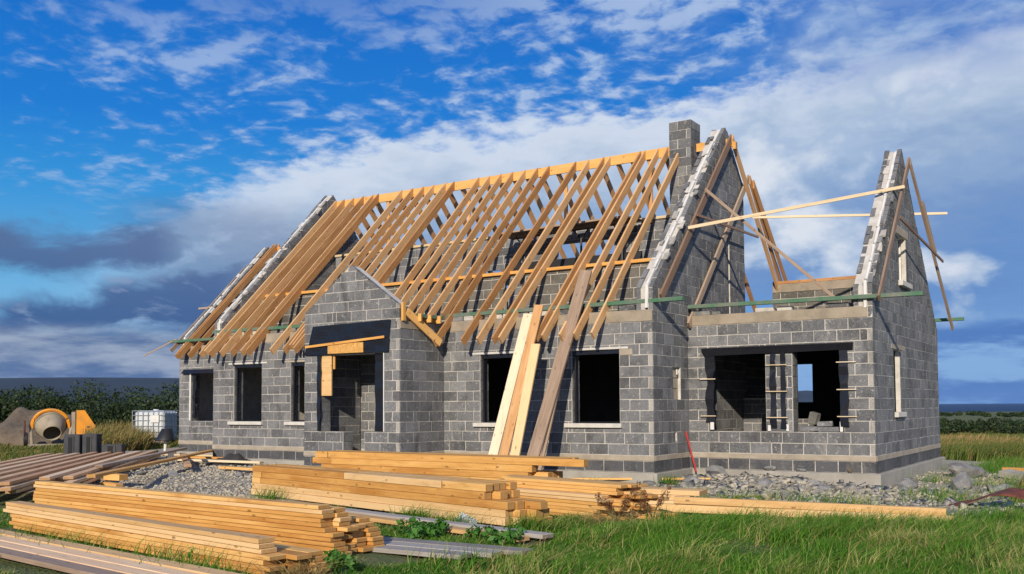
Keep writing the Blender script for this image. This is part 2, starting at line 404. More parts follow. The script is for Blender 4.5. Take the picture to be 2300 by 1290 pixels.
def ground_z(x, y):
    x = np.asarray(x, float); y = np.asarray(y, float)
    z = -.25 + .22 * sstep(16, 30, -x) + .45 * sstep(30, 46, -x) + .025 * wob(x * .7, y * .7)
    z = z + .10 * np.exp(-(((x - 4.6) / 2.2) ** 2 + ((y + 7.2) / 1.8) ** 2)) + (.05 * sstep(5, 9, x) + .035 * sstep(2, 3.5, x) * (wob(x * 1.4, y * 1.9) - .2)) * sstep(-4.6, -6.5, y)
    z = z + .13 * sstep(5, 9, -x) * sstep(-7, -3, y) * (1 - sstep(16, 20, -x)) + .30 * np.exp(-(((x + 21.2) / 3.2) ** 2 + ((y - 5.2) / 3.2) ** 2))
    z = z - 14 * sstep(-25, 60, coast(x, y))
    inside = (rect_d(x, y, -13, -.2, .2, 8.4) < .01) | (rect_d(x, y, -16.9, 3.7, 2, 8.6) < .01)
    return np.where(inside, -.3, z)
def axis_pts(lo, hi, a, b, step):
    mid = np.arange(a, b + 1e-6, step); L = []; x = a; s = step
    while x > lo: s *= 1.22; x -= s; L.append(x)
    R = []; x = mid[-1]; s = step
    while x < hi: s *= 1.22; x += s; R.append(x)
    return np.concatenate([L[::-1], mid, R])
def build_ground():
    xs = axis_pts(-5200, 2500, -30, 12, .22); ys = axis_pts(-300, 3200, -16, 22, .22)
    X, Y = np.meshgrid(xs, ys); Z = ground_z(X, Y)
    nx, ny = len(xs), len(ys)
    V = np.stack([X.ravel(), Y.ravel(), Z.ravel()], -1)
    i = np.arange(nx * ny).reshape(ny, nx)
    q = np.stack([i[:-1, :-1], i[:-1, 1:], i[1:, 1:], i[1:, :-1]], -1).reshape(-1, 4)
    m, k, b = mat('ground_soil')
    p = geo_pos(k); g = attr(k, 'tint')
    n1 = k.noise(p, .9, 5, .6, .4); n2 = k.noise(p, 6, 5, .65); v = k.vor(p, 24.0); v2 = k.vor(p, 55.0)
    gm = k.ss(k.m('ADD', g, k.m('MULTIPLY', k.m('SUBTRACT', n2, .5), .9)), .38, .6)
    peb = k.mix(.5, k.ramp(v.outputs['Color'], [(0, (.22, .195, .15)), (.5, (.41, .365, .285)), (1, (.60, .54, .43))]), k.ramp(v2.outputs['Color'], [(0, (.17, .155, .12)), (1, (.52, .47, .37))]))
    grav = k.mix(k.ss(n1, .45, .65), peb, k.mix(n2, (.17, .145, .11), (.30, .265, .21)))
    gr = k.mix(n2, (.045, .075, .016), (.11, .135, .035)); gr = k.mix(k.ss(n1, .5, .7), gr, (.19, .155, .065))
    k.put(b.inputs['Base Color'], k.mix(gm, gr, grav)); b.inputs['Roughness'].default_value = .95
    bump(k, b, k.m('ADD', n2, k.m('MULTIPLY', v.outputs['Distance'], .8)), .7, .05)
    o = bigmesh('ground', V, q.ravel(), np.full(len(q), 4), m, tint=gravel_mask(X, Y).ravel())
    o.data.polygons.foreach_set('use_smooth', np.ones(len(q), bool)); tag(o, kind='structure')
build_ground()
def gz(x, y): return float(ground_z(x, y))

def build_sea():
    m, k, b = mat('sea_water'); p = geo_pos(k)
    k.put(b.inputs['Base Color'], (.004, .028, .085)); b.inputs['Roughness'].default_value = .5; b.inputs['Specular IOR Level'].default_value = .12
    bump(k, b, k.noise(k.vm('MULTIPLY', p, (.05, .12, 1)), 1.0, 6, .7), 1.0, 3.0)
    o = mesh('sea', [(-9000, 100, -7), (9000, 100, -7), (9000, 16000, -7), (-9000, 16000, -7)], [[0, 1, 2, 3]], m); tag(o, kind='structure')
build_sea()
def hill(name, cx, cy, rx, ry, h, rot, m, rough=.12, n=60, base=-3.0, flat=2.0):
    V = []; F = []
    for j in range(n + 1):
        for i in range(n + 1):
            a, b_ = -1 + 2 * i / n, -1 + 2 * j / n
            r = min(1, math.hypot(a, b_)); f = (math.cos(math.pi * r) * .5 + .5) ** (1 / flat)
            z = h * f * (1 + rough * (math.sin(a * 9 + b_ * 4) * .5 + math.sin(a * 21 - b_ * 13) * .25 + math.sin(b_ * 17 + a * 5) * .3))
            X, Y = a * rx, b_ * ry
            V.append((cx + X * math.cos(rot) - Y * math.sin(rot), cy + X * math.sin(rot) + Y * math.cos(rot), base + z))
    for j in range(n):
        for i in range(n):
            q = j * (n + 1) + i; F.append([q, q + 1, q + n + 2, q + n + 1])
    return tag(mesh(name, V, F, m, smooth=True), kind='structure')
M['moor'] = m_rough('cloud_shaded_moorland', [(.007, .012, .016), (.012, .019, .022), (.02, .027, .026)], .006, .03, bmp=0)  # cloud shadow over the land darkened into the base colour
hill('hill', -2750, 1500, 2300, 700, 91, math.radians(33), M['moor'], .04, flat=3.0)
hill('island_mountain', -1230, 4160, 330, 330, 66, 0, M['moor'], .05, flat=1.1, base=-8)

# ------------------------------------------------------------------ the house
house = empty('block_house', (0, 0, 0), label='unfinished grey concrete block house with open timber roof and block chimney', cat='house')
ZUP = Vector((0, 0, 1))
BLOCKS = []       # (score, verts3d, faces, material, tint, parent)
def clip_poly(poly, a, b, c):
    out = []
    for i in range(len(poly)):
        p, q = poly[i], poly[(i + 1) % len(poly)]
        dp, dq = a * p[0] + b * p[1] - c, a * q[0] + b * q[1] - c
        if dp <= 0: out.append(p)
        if dp * dq < 0:
            t = dp / (dp - dq); out.append((p[0] + t * (q[0] - p[0]), p[1] + t * (q[1] - p[1])))
    return out
def poly_area(p): return .5 * abs(sum(p[i][0] * p[(i + 1) % len(p)][1] - p[(i + 1) % len(p)][0] * p[i][1] for i in range(len(p))))
ZB = .335; CH = .225
STD = [(0, .225, 'plinth')] + [(ZB + i * CH, ZB + (i + 1) * CH, 'block') for i in range(12)]
def rows(z0, z1, kind='block', h=CH):
    n = int(math.ceil((z1 - z0) / h - 1e-6)); return [(z0 + i * h, min(z1, z0 + (i + 1) * h), kind) for i in range(n)]
def wall(name, O, u, n, L, H, courses, openings=(), clips=(), thick=.1, label=None, z0=0.0, core='mortar', ragged=0.0, blocks=True, par=0, off=0.0, bl=.45, weight=1.0, quoin=None):
    O, u, n = Vector(O), Vector(u), Vector(n)
    flip = u.cross(ZUP).dot(n) < 0
    P = lambda a, z, d: O + u * a + ZUP * z + n * d
    # core (mortar) as one connected shell with the openings left out
    us = sorted({.012, L - .012} | {v for o in openings for v in o[:2] if .012 < v < L - .012}); zs = sorted({z0, H} | {v for o in openings for v in o[2:4] if z0 < v < H})
    solid = lambda i, j: 0 <= i < len(us) - 1 and 0 <= j < len(zs) - 1 and not any(o[0] - 1e-6 <= us[i] and us[i + 1] <= o[1] + 1e-6 and o[2] - 1e-6 <= zs[j] and zs[j + 1] <= o[3] + 1e-6 for o in openings)
    bm = bmesh.new(); vd = {}
    def vert(i, j, s):
        k_ = (i, j, s)
        if k_ not in vd: vd[k_] = bm.verts.new(P(us[i], zs[j], -.005 if s else -thick))
        return vd[k_]
    def face(q):
        try: bm.faces.new(q[::-1] if flip else q)
        except ValueError: pass
    for i in range(len(us) - 1):
        for j in range(len(zs) - 1):
            if not solid(i, j): continue
            face([vert(i, j, 1), vert(i + 1, j, 1), vert(i + 1, j + 1, 1), vert(i, j + 1, 1)])
            face([vert(i, j, 0), vert(i, j + 1, 0), vert(i + 1, j + 1, 0), vert(i + 1, j, 0)])
            if not solid(i - 1, j): face([vert(i, j, 0), vert(i, j, 1), vert(i, j + 1, 1), vert(i, j + 1, 0)])
            if not solid(i + 1, j): face([vert(i + 1, j, 1), vert(i + 1, j, 0), vert(i + 1, j + 1, 0), vert(i + 1, j + 1, 1)])
            if not solid(i, j - 1): face([vert(i, j, 0), vert(i + 1, j, 0), vert(i + 1, j, 1), vert(i, j, 1)])
            if not solid(i, j + 1): face([vert(i, j + 1, 1), vert(i + 1, j + 1, 1), vert(i + 1, j + 1, 0), vert(i, j + 1, 0)])
    for (a, b, c) in clips:
        nn = (u * a + ZUP * b); s = nn.length
        co = O + (u * a + ZUP * b) * ((c - .02) / (s * s))
        r = bmesh.ops.bisect_plane(bm, geom=bm.verts[:] + bm.edges[:] + bm.faces[:], dist=1e-5, plane_co=co, plane_no=nn.normalized(), clear_outer=True)
        ed = [e for e in r['geom_cut'] if isinstance(e, bmesh.types.BMEdge)]
        bmesh.ops.holes_fill(bm, edges=ed, sides=0)
    bmesh.ops.recalc_face_normals(bm, faces=bm.faces[:])
    me = bpy.data.meshes.new(name); bm.to_mesh(me); bm.free(); me.materials.append(M[core])
    w = link(bpy.data.objects.new(name, me), house)
    if label: w['label'] = label
    if not blocks: return w
    J = .0075; J0 = J
    for ci, (a0, a1, kind) in enumerate(courses):
        cuts = [o for o in openings if o[2] < a1 - .02 and o[3] > a0 + .02]
        ub = sorted({0.0, L} | {min(max(v, 0), L) for o in cuts for v in o[:2]})
        for i in range(len(ub) - 1):
            if ub[i + 1] - ub[i] < .03: continue
            mid = (ub[i] + ub[i + 1]) / 2; lo, hi = a0, a1
            for o in cuts:
                if o[0] <= mid <= o[1]:
                    if o[2] <= a0 + .02 and o[3] >= a1 - .02: hi = lo
                    elif o[2] > a0 + .02: hi = min(hi, o[2])
                    else: lo = max(lo, o[3])
            if hi - lo < .03: continue
            x = ub[i]; first = True; ph = (ci + par) % 2; qz = None
            if quoin == 'end' and ub[i + 1] == L and ci % 2 and ub[i + 1] - ub[i] > .3: qz = L - .1
            while x < ub[i + 1] - .02:
                ln = bl
                if first: ln = bl if ph == 0 else bl / 2; first = False
                if first is False and random.random() < .05: ln = random.choice((.12, .2, .3))
                stop = qz if qz and x < qz - .01 else ub[i + 1]; e = min(x + ln, stop)
                if stop - e < .07: e = stop
                J = J0 * random.uniform(.65, 1.5); poly = [(x + J, lo + J0 * random.uniform(.7, 1.3)), (e - J, lo + J0 * random.uniform(.7, 1.3)), (e - J, hi - J0 * random.uniform(.7, 1.3)), (x + J, hi - J0 * random.uniform(.7, 1.3))]
                for (a, b, c) in clips:
                    poly = clip_poly(poly, a, b, c + random.uniform(-ragged, ragged)) if poly else poly
                if len(poly) >= 3 and poly_area(poly) > .004:
                    d0 = random.uniform(-.002, .004); dp = min(.095, thick * .9)
                    fr = [P(px + random.uniform(-.002, .002), pz + random.uniform(-.002, .002), d0 + off) for px, pz in poly]; bk = [P(px, pz, -dp) for px, pz in poly]
                    m_ = len(poly); F = [list(range(m_)), list(range(m_, 2 * m_))[::-1]] + [[q, m_ + q, m_ + (q + 1) % m_, (q + 1) % m_] for q in range(m_)]
                    if flip: F = [f[::-1] for f in F]
                    ctr = sum(fr, Vector()) / m_; vw = CAM - ctr; ds = vw.length
                    sc = weight * poly_area(poly) * max(0, vw.normalized().dot(n)) / (ds * ds)
                    BLOCKS.append((sc, fr + bk, F, 'quoin' if qz and x >= qz - .01 and kind == 'block' else kind, min(1, max(0, random.gauss(.5, .3))), w))
                x = e
    return w
def finish_blocks(limit=300):
    BLOCKS.sort(key=lambda b: -b[0])
    for sc, V, F, kind, t, par in BLOCKS[:limit]:
        c = sum(V, Vector()) / len(V)
        mesh('block', [v - c for v in V], F, M[kind], par, loc=c, tint=t)
    for kind in ('block', 'plinth', 'dirtyblock', 'quoin'):
        rest = [b for b in BLOCKS[limit:] if b[3] == kind]
        if not rest: continue
        V = []; F = []; T = []
        for sc, v, f, _, t, par in rest:
            o = len(V); V += v; F += [[i + o for i in q] for q in f]; T += [t] * len(v)
        tag(mesh('blockwork', V, F, M[kind], house, tint=T), kind='stuff')
X, Y, NX, NY = Vector((1, 0, 0)), Vector((0, 1, 0)), Vector((-1, 0, 0)), Vector((0, -1, 0))
ZT = 3.035; ZR = 3.275; ZP = 3.40
LM, WX, WS, WD = 13.1, 3.84, 1.77, 7.02      # main length, wing width, setback, wing depth
# footing
for a, b in (((-13.2, -.1, -.32), (.1, 8.7, -.004)), ((.102, 1.67, -.32), (WX + .1, 8.89, -.004)), ((-17.13, 1.87, -.32), (-13.202, 8.89, -.004)), ((-8.17, -1.68, -.32), (-5.12, -.102, -.004))):
    box('footing', a, b, M['slab'], house, c=.012)
# --- main front wall
W1 = (LM - 12.28, LM - 11.2, .935, 2.49); W2 = (LM - 10.15, LM - 9.08, .935, 2.49); W3 = (LM - 4.22, LM - 3.08, .935, 2.49); W4 = (LM - 1.87, LM - .75, .935, 2.49)
DOOR = (LM - 7.3, LM - 6.2, 0, 2.3)
wall('wall', (-LM, 0, 0), X, NY, LM, ZT, STD, [W1, W2, W3, W4, DOOR], thick=.33, quoin='end')
# --- main gable, outer leaf / insulation / inner leaf
GC = [(-1, 1, 3.72), (1, 1, 12.27)]
SLIT = (.94, 1.36, 1.46, 2.135); HOLE = (1.03, 1.13, .60, .785); GAP = (4.28, 4.40, 3.3, 5.35)
g_rows = STD + rows(ZT, 8.2)
wall('gable_wall', (0, .012, 0), Y, X, 5.44, 8.3, g_rows, [SLIT, HOLE, GAP], GC, .1, ragged=.045)
wall('insulation_board', (-.105, .06, 0), Y, X, 5.3, 8.3, [], [], [(-1, 1, 3.76), (1, 1, 12.15)], .055, z0=3.0, core='ins', blocks=False)
wall('gable_leaf', (-.36, .02, 0), Y, NX, 5.43, 8.3, rows(ZT, 8.2), [], [(-1, 1, 3.70), (1, 1, 12.25)], .19, z0=2.9, ragged=.045)
# --- wing front wall, two openings with a pier
OA = (.45, 1.70, .785, 2.49); OB = (2.25, 3.26, .785, 2.49)
wall('wing_wall', (0, WS, 0), X, NY, WX, ZT, STD, [OA, OB], thick=.33, par=1, quoin='end')
# --- wing gable
WC = [(-1.06, 1, 3.66), (1, 1, 10.22)]
SW = (1.80, 2.42, 1.17, 2.49); UW = (2.55, 3.35, 4.02, 5.02)
wall('gable_wall', (WX, WS + .012, 0), Y, X, WD, 7.2, STD + rows(ZT, 7.2), [SW, UW], WC, .1, ragged=.025, par=1)
wall('insulation_board', (WX - .105, WS + .06, 0), Y, X, WD - .2, 7.2, [], [UW, SW], [(-1.06, 1, 3.70), (1, 1, 10.1)], .055, z0=3.0, core='ins', blocks=False)
wall('gable_leaf', (WX - .36, WS + .025, 0), Y, NX, WD, 7.2, rows(ZT, 7.2), [], [(-1.06, 1, 3.64), (1, 1, 10.2)], .19, z0=0, ragged=.045)
# --- left wing
wall('wing_wall', (-17.03, 1.97, 0), X, NY, 3.94, ZT, STD, [(.56, 1.75, .935, 2.49)], thick=.33)
LC = [(-1, 1, 3.45), (1, 1, 10.2)]
wall('gable_wall', (-16.72, 1.97, 0), Y, X, 7.0, 7.1, rows(ZT, 7.1), [(3.0, 3.9, 1.0, 2.2)], LC, .1, ragged=.045)
wall('insulation_board', (-16.825, 2.03, 0), Y, X, 6.8, 7.1, [], [], [(-1, 1, 3.50), (1, 1, 10.1)], .055, z0=3.0, core='ins', blocks=False)
wall('gable_leaf', (-17.03, 1.995, 0), Y, NX, 7.0, 7.1, rows(ZT, 7.1), [(3.0, 3.9, 1.0, 2.2)], LC, .14, ragged=.045)
# --- main left gable
wall('gable_wall', (-12.76, 0, 0), Y, X, 8.6, 8.3, rows(ZT, 8.2), [], [(-1, 1, 3.66), (1, 1, 12.22)], .1, ragged=.045)
wall('insulation_board', (-12.865, .06, 0), Y, X, 8.4, 8.3, [], [], [(-1, 1, 3.72), (1, 1, 12.12)], .055, z0=3.0, core='ins', blocks=False)
wall('gable_leaf', (-13.1, .025, 0), Y, NX, 8.6, 8.3, rows(ZT, 8.2), [], [(-1, 1, 3.66), (1, 1, 12.22)], .17, z0=.0, ragged=.045)
# --- porch
PX0, PX1, PY = -8.07, -5.22, -1.58; PL = PX1 - PX0
PO = [(.51, 2.42, .785, 2.52), (1.2, 1.84, 0, .785)]
wall('porch_wall', (PX0, PY, 0), X, NY, PL, 4.7, STD + rows(ZT, 4.7), PO, [(-.72, 1, 3.50), (.70, 1, 5.53)], .33, ragged=.0, par=1, quoin='end')
wall('porch_wall', (PX1, PY + .012, 0), Y, X, 1.56, ZT, STD, [], thick=.33)
wall('porch_wall', (PX0, PY + .012, 0), Y, NX, 1.56, ZT, STD, [], thick=.33)
mesh('verge_mortar', *prism_yz([(0, 0)] * 3, 0, 0), M['mortar'], house) if False else None
# --- reveals (left jambs that face the light)
def reveal(x, y, z0, z1, d=.33):
    wall('reveal', (x, y + .012, 0), Y, X, d - .02, z1, [c for c in [(max(a, z0), min(b, z1), 'block') for a, b, _ in STD] if c[1] - c[0] > .04], thick=.02, z0=z0, off=.012, weight=.3)
for o in (W1, W2, W3, W4): reveal(-LM + o[0], 0, o[2], o[3])
reveal(OA[0], WS, OA[2], OA[3]); reveal(OB[0], WS, OB[2], OB[3]); reveal(-17.03 + .56, 1.97, .935, 2.49)
reveal(PX0 + .51, PY, .785, 2.52); reveal(PX0 + 1.2, PY, 0, .785)
# --- upper masonry: knee walls, spine wall, wing rear knee wall, rear walls, partitions
wall('knee_wall', (-12.7, 1.28, 0), X, NY, 12.3, 4.43, rows(3.0, 4.43, 'dirtyblock'), [(3.2, 4.1, 3.0, 4.2), (8.3, 8.9, 3.0, 4.2)], thick=.1, z0=2.9)
wall('spine_wall', (-12.7, 4.36, 0), X, NY, 11.6, 5.98, rows(3.0, 5.98), [(1.0, 1.9, 3.2, 5.7), (3.0, 4.0, 4.3, 5.5), (7.95, 9.65, 4.62, 5.62), (5.6, 6.4, 3.0, 5.1)], thick=.1, z0=2.9)
wall('knee_wall', (0, 7.55, 0), X, NY, 3.5, 4.5, rows(3.0, 4.3, 'dirtyblock'), [], thick=.1, z0=2.9)
box('ring_beam', (.02, 7.53, 4.3), (3.46, 7.66, 4.52), M['ring'], house)
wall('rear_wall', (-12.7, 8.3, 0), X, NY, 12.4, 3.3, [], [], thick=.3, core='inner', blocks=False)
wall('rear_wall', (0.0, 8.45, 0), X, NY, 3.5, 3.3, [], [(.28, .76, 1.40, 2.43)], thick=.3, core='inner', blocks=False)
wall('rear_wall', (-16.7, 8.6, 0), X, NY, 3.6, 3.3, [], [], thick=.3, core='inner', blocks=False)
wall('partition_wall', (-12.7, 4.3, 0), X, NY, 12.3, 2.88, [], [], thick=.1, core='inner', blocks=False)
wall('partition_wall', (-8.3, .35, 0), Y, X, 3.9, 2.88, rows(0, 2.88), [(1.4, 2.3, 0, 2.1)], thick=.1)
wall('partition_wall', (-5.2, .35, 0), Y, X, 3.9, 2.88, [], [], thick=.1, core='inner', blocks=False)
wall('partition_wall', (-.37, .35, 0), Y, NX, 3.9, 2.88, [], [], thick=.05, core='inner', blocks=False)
wall('partition_wall', (0, 5.46, 0), Y, X, 3.1, 3.25, rows(0, 3.25), thick=.1)
wall('porch_lining', (PX0 + .345, PY + .35, 0), Y, X, 1.2, 2.7, rows(0, 2.7), thick=.02)
# low return of blocks inside the wing window
wall('partition_wall', (.02, 5.1, 0), X, NY, 1.7, 1.5, rows(0, 1.46), [(1.0, 1.7, 1.0, 1.5)], thick=.1)
# floor decks that keep the ground floor dark
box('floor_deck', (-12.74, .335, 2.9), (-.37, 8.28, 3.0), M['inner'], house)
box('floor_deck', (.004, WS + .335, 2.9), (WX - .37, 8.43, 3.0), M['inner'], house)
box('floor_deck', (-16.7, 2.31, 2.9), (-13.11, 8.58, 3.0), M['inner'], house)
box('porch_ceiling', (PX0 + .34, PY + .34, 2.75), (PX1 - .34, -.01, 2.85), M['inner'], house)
# --- plinth band and ring beams, set a little proud
def band(a, b, m, name='plinth_band'): box(name, a, b, M[m], house, c=.006)
zb0, zb1 = .228, .332
band((-LM - .004, -.014, zb0), (PX0 - .002, .05, zb1), 'band'); band((PX1 + .016, -.014, zb0), (.006, .05, zb1), 'band')
band((-.05, .052, zb0), (.014, WS - .016, zb1), 'band'); band((.016, WS - .014, zb0), (WX + .006, WS + .05, zb1), 'band')
band((WX - .05, WS + .052, zb0), (WX + .014, WS + WD, zb1), 'band'); band((-17.034, 1.956, zb0), (-LM - .02, 2.02, zb1), 'band')
band((PX0 - .006, PY - .014, zb0), (PX0 + 1.198, PY + .05, zb1), 'band'); band((PX0 + 1.842, PY - .014, zb0), (PX1 + .004, PY + .05, zb1), 'band')
band((PX1 - .05, PY + .052, zb0), (PX1 + .014, -.016, zb1), 'band')
band((-LM + .36, -.012, ZT + .003), (PX0, .34, ZR), 'ring', 'ring_beam'); band((PX1 - .3, -.012, ZT + .003), (-.364, .34, ZR), 'ring', 'ring_beam')
band((-.362, -.014, ZT + .003), (-.002, .0, ZR - .01), 'ring', 'ring_beam')
band((.004, WS - .012, ZT + .003), (WX - .10, WS + .34, ZR - .02), 'ring', 'ring_beam')
band((PX1 - .33, PY + .005, ZT + .003), (PX1 + .012, -.016, ZT + .17), 'ring', 'ring_beam')
band((-17.0, 1.96, ZT + .003), (-LM - .01, 2.3, ZR - .02), 'ring', 'ring_beam')
band((-.05, .30, 3.50), (.012, .62, 3.72), 'band', 'padstone'); band((-.06, .66, 3.50), (.010, .92, 3.70), 'band', 'padstone')
# broken closing course on top of the ring beams
def closing(x0, x1, y, z0, z1, m='stone'):
    x = x0
    while x < x1:
        l = random.uniform(.18, .46)
        if random.random() < .8:
            box('closing_block', (x, y + random.uniform(-.0, .05), z0 + .002), (min(x + l, x1), y + .22, z1 - random.uniform(0, .03)), M[random.choice([m, 'block', 'mortar'])], house, c=.012, j=.006)
        x += l + random.uniform(.01, .06)
closing(PX1 + .2, -.4, .03, ZR, ZP); closing(.1, WX - .45, WS + .05, ZR - .02, ZP - .04); closing(-LM + .5, PX0, .03, ZR, ZP)
# --- green plates with outriggers
def green(a, b): beam('wall_plate', a, b, .11, .08, M['green'], house)
green((PX1 + .05, .09, 3.42), (.64, .07, 3.45)); green((-LM - .1, .09, 3.42), (PX0 - .1, .09, 3.42))
green((.05, WS - .02, 3.45), (4.78, WS - .04, 3.425)); green((-17.5, 1.93, 3.42), (-LM - .05, 1.93, 3.44))
green((3.7, 8.62, 3.45), (4.5, 8.62, 3.45)); green((PX1 + .06, -1.15, 3.34), (PX1 + .06, -.12, 3.36))
box('wall_plate', (.02, 7.54, 4.525), (3.45, 7.65, 4.60), M['raft'], house)
# --- chimney
_V, _F = cbox(.55, .58, 5.35); chim = mesh('chimney', [(v[0] - 1.055, v[1] + 4.3, v[2] + 5.575) for v in _V], _F, M['mortar'], house)
CHX = [(-1.34, 4.0, X, NY, .57), (-.77, 4.0, Y, X, .6), (-1.34, 4.6, X, Y, .57), (-1.34, 4.0, Y, NX, .6)]
for q, (cx_, cy_, u_, n_, l_) in enumerate(CHX):
    BL = len(BLOCKS)
    wtmp = wall('chimney_face', (cx_, cy_, 0), u_, n_, l_, 8.26, rows(3.3, 8.26), thick=.05, z0=2.9, par=q % 2)
    for bi in range(BL, len(BLOCKS)): BLOCKS[bi] = BLOCKS[bi][:5] + (chim,)
    bpy.data.objects.remove(wtmp)
# --- sills, lintels, window linings
def sill(x0, x1, y, z0, z1, n='-y', pr=.07):
    if n == '-y': box('window_sill', (x0, y - pr, z0), (x1, y + .2, z1), M['sill'], house, c=.008)
    else: box('window_sill', (y - .2, x0, z0), (y + pr, x1, z1), M['sill'], house, c=.008)
def memb(a, b, j=.006): return box('membrane', a, b, M['memb'], house, c=.004, j=j)
for o in (W1, W2, W3, W4):
    x0, x1 = -LM + o[0], -LM + o[1]
    sill(x0 - .16, x1 + .05, 0, .885, .975)
    box('lintel', (x0 - .20, -.014, 2.494), (x1 + .20, .1, 2.54), M['sill'] if random.random() < .6 else M['band'], house, c=.006)
    memb((x0 + .035, .06, .985), (x0 + .075, .11, 2.42)); memb((x0 + .03, .03, 2.40), (x1 - .01, .09, 2.488)); memb((x1 - .05, .12, .985), (x1 - .012, .30, 2.395))
    memb((x0 + .08, .2, .985), (x1 - .06, .24, 1.01))
box('lintel', (-.73, -.018, 2.365), (-.45, .05, 2.49), M['band'], house)
# wing opening: head flashing, jamb strips with lath ties
hd = [(.36, 2.55), (3.47, 2.57)]
mesh('membrane', [(.34, WS - .02, 2.55), (3.48, WS - .02, 2.565), (3.48, WS - .10, 2.545), (.34, WS - .10, 2.535), (.40, WS - .06, 2.375), (3.46, WS - .05, 2.415), (3.46, WS - .015, 2.415), (.40, WS - .015, 2.375)],
     [[0, 3, 2, 1], [3, 4, 5, 2], [4, 7, 6, 5], [0, 1, 6, 7], [0, 7, 4, 3], [1, 2, 5, 6]], M['memb'], house)
def strip(x0, x1, y, z0, z1, wv=.02, m='memb', n=9):
    V = []; F = []
    for i in range(n + 1):
        z = z0 + (z1 - z0) * i / n; a = random.uniform(-wv, wv); b = random.uniform(-wv, wv); d = random.uniform(.0, .03)
        V += [(x0 + a, y - d, z), (x1 + b, y - d - random.uniform(-.01, .015), z), (x1 + b, y + .012, z), (x0 + a, y + .012, z)]
    for i in range(n):
        q = 4 * i
        for s in range(4): F.append([q + s, q + (s + 1) % 4, q + 4 + (s + 1) % 4, q + 4 + s])
    F += [[3, 2, 1, 0], [4 * n, 4 * n + 1, 4 * n + 2, 4 * n + 3]]
    return mesh('membrane', V, F, M[m], house)
strip(.42, .60, WS - .025, .98, 2.42, .03); strip(1.80, 1.92, WS - .025, .86, 2.40, .015); strip(2.02, 2.12, WS - .025, .86, 2.40, .015); strip(3.20, 3.36, WS - .025, .90, 2.42, .02)
for z in (2.14, 1.60, 1.07):
    box('lath', (1.72, WS - .075, z), (2.16, WS - .05, z + .018), M['pale'], house); box('lath', (3.14, WS - .065, z + .02), (3.52, WS - .045, z + .038), M['pale'], house)
for z in (1.88, 1.1): box('lath', (.3, WS - .075, z), (.64, WS - .05, z + .017), M['pale'], house)
box('insulation_board', (3.18, WS - .03, .80), (3.24, WS - .012, 1.0), M['ins'], house); box('insulation_board', (1.74, WS - .04, .80), (1.80, WS - .012, .92), M['ins'], house)
box('insulation_board', (2.12, WS - .04, .80), (2.17, WS - .012, .94), M['ins'], house); box('insulation_board', (.5, WS - .04, .82), (.58, WS - .012, 1.0), M['ins'], house)
# left wing window flashing
mesh('membrane', [(-16.78, 1.93, 2.53), (-13.5, 1.93, 2.50), (-13.5, 1.86, 2.38), (-16.82, 1.86, 2.40), (-16.80, 1.952, 2.41), (-13.5, 1.952, 2.39)], [[0, 3, 2, 1], [3, 4, 5, 2], [0, 1, 5, 4], [0, 4, 3], [1, 2, 5]], M['memb'], house)
strip(-16.42, -16.30, 2.02, 1.05, 2.42, .03); box('insulation_board', (-16.52, 1.945, .95), (-16.46, 1.966, 2.40), M['ins'], house)
# wing gable windows
sill(WS + 1.78, WS + 2.62, WX, 1.06, 1.165, '+x', .08); sill(WS + 2.5, WS + 3.55, WX, 3.90, 4.015, '+x', .09)
box('padstone', (WX - .09, WS + 1.60, 2.495), (WX + .008, WS + 2.95, 2.60), M['band'], house)
box('padstone', (WX - .09, WS + 2.3, 5.025), (WX + .010, WS + 3.6, 5.22), M['band'], house)
for z in np.arange(1.18, 2.45, .215):
    box('reveal_block', (WX - .34, WS + 2.422, z), (WX - .012, WS + 2.50, z + .2), M[random.choice(['band', 'sill', 'block'])], house) if random.random() < .0 else None
box('pipe', (-.012, 1.16, 1.98), (.012, 1.21, 2.09), M['ins'], house)
# slit in the return wall is backed by pale blocks
for i, z in enumerate((1.465, 1.69, 1.915)): box('opening_backing', (-.11, 1.0, z), (-.06, 1.36, z + .215), M['band'], house)
box('opening_backing', (-.30, 1.0, .55), (-.12, 1.2, .85), M['hole_shade'], house)  # near-black box behind the small opening, its shade put into the colour
box('gap_shade_fill', (-.2, 4.29, 3.32), (-.03, 4.405, 5.35), M['hole_shade'], house)  # near-black box filling the gap to paint its dark line
# --- porch head: membrane sheet, batten, chipboard, board on the jamb
def sheet(name, pts, y, m, n=8, wv=.012, t=.006):
    """hanging sheet between four corners (x, z): TL, TR, BR, BL"""
    V = []; F = []
    for s in (0, 1):
        for j in range(n + 1):
            for i in range(n + 1):
                a, b = i / n, j / n
                x = (1 - b) * ((1 - a) * pts[0][0] + a * pts[1][0]) + b * ((1 - a) * pts[3][0] + a * pts[2][0])
                z = (1 - b) * ((1 - a) * pts[0][1] + a * pts[1][1]) + b * ((1 - a) * pts[3][1] + a * pts[2][1])
                V.append((x, y - (0 if s else t) - wv * (math.sin(a * 9 + b * 5) * .5 + .5 + .5 * math.sin(a * 23 - b * 7)), z))
    N = (n + 1) ** 2
    for j in range(n):
        for i in range(n):
            q = j * (n + 1) + i; F.append([q, q + n + 1, q + n + 2, q + 1]); F.append([N + q, N + q + 1, N + q + n + 2, N + q + n + 1])
    per = [i for i in range(n + 1)] + [(j + 1) * (n + 1) - 1 for j in range(1, n + 1)] + [N - 1 - i for i in range(1, n + 1)] + [j * (n + 1) for j in range(n - 1, 0, -1)]
    for i in range(len(per)): a, b = per[i], per[(i + 1) % len(per)]; F.append([a, b, N + b, N + a])
    return mesh(name, V, F, M[m], house, smooth=False)
sheet('membrane', [(-7.78, 3.19), (-5.45, 3.24), (-5.50, 2.80), (-7.92, 2.70)], PY - .02, 'memb')
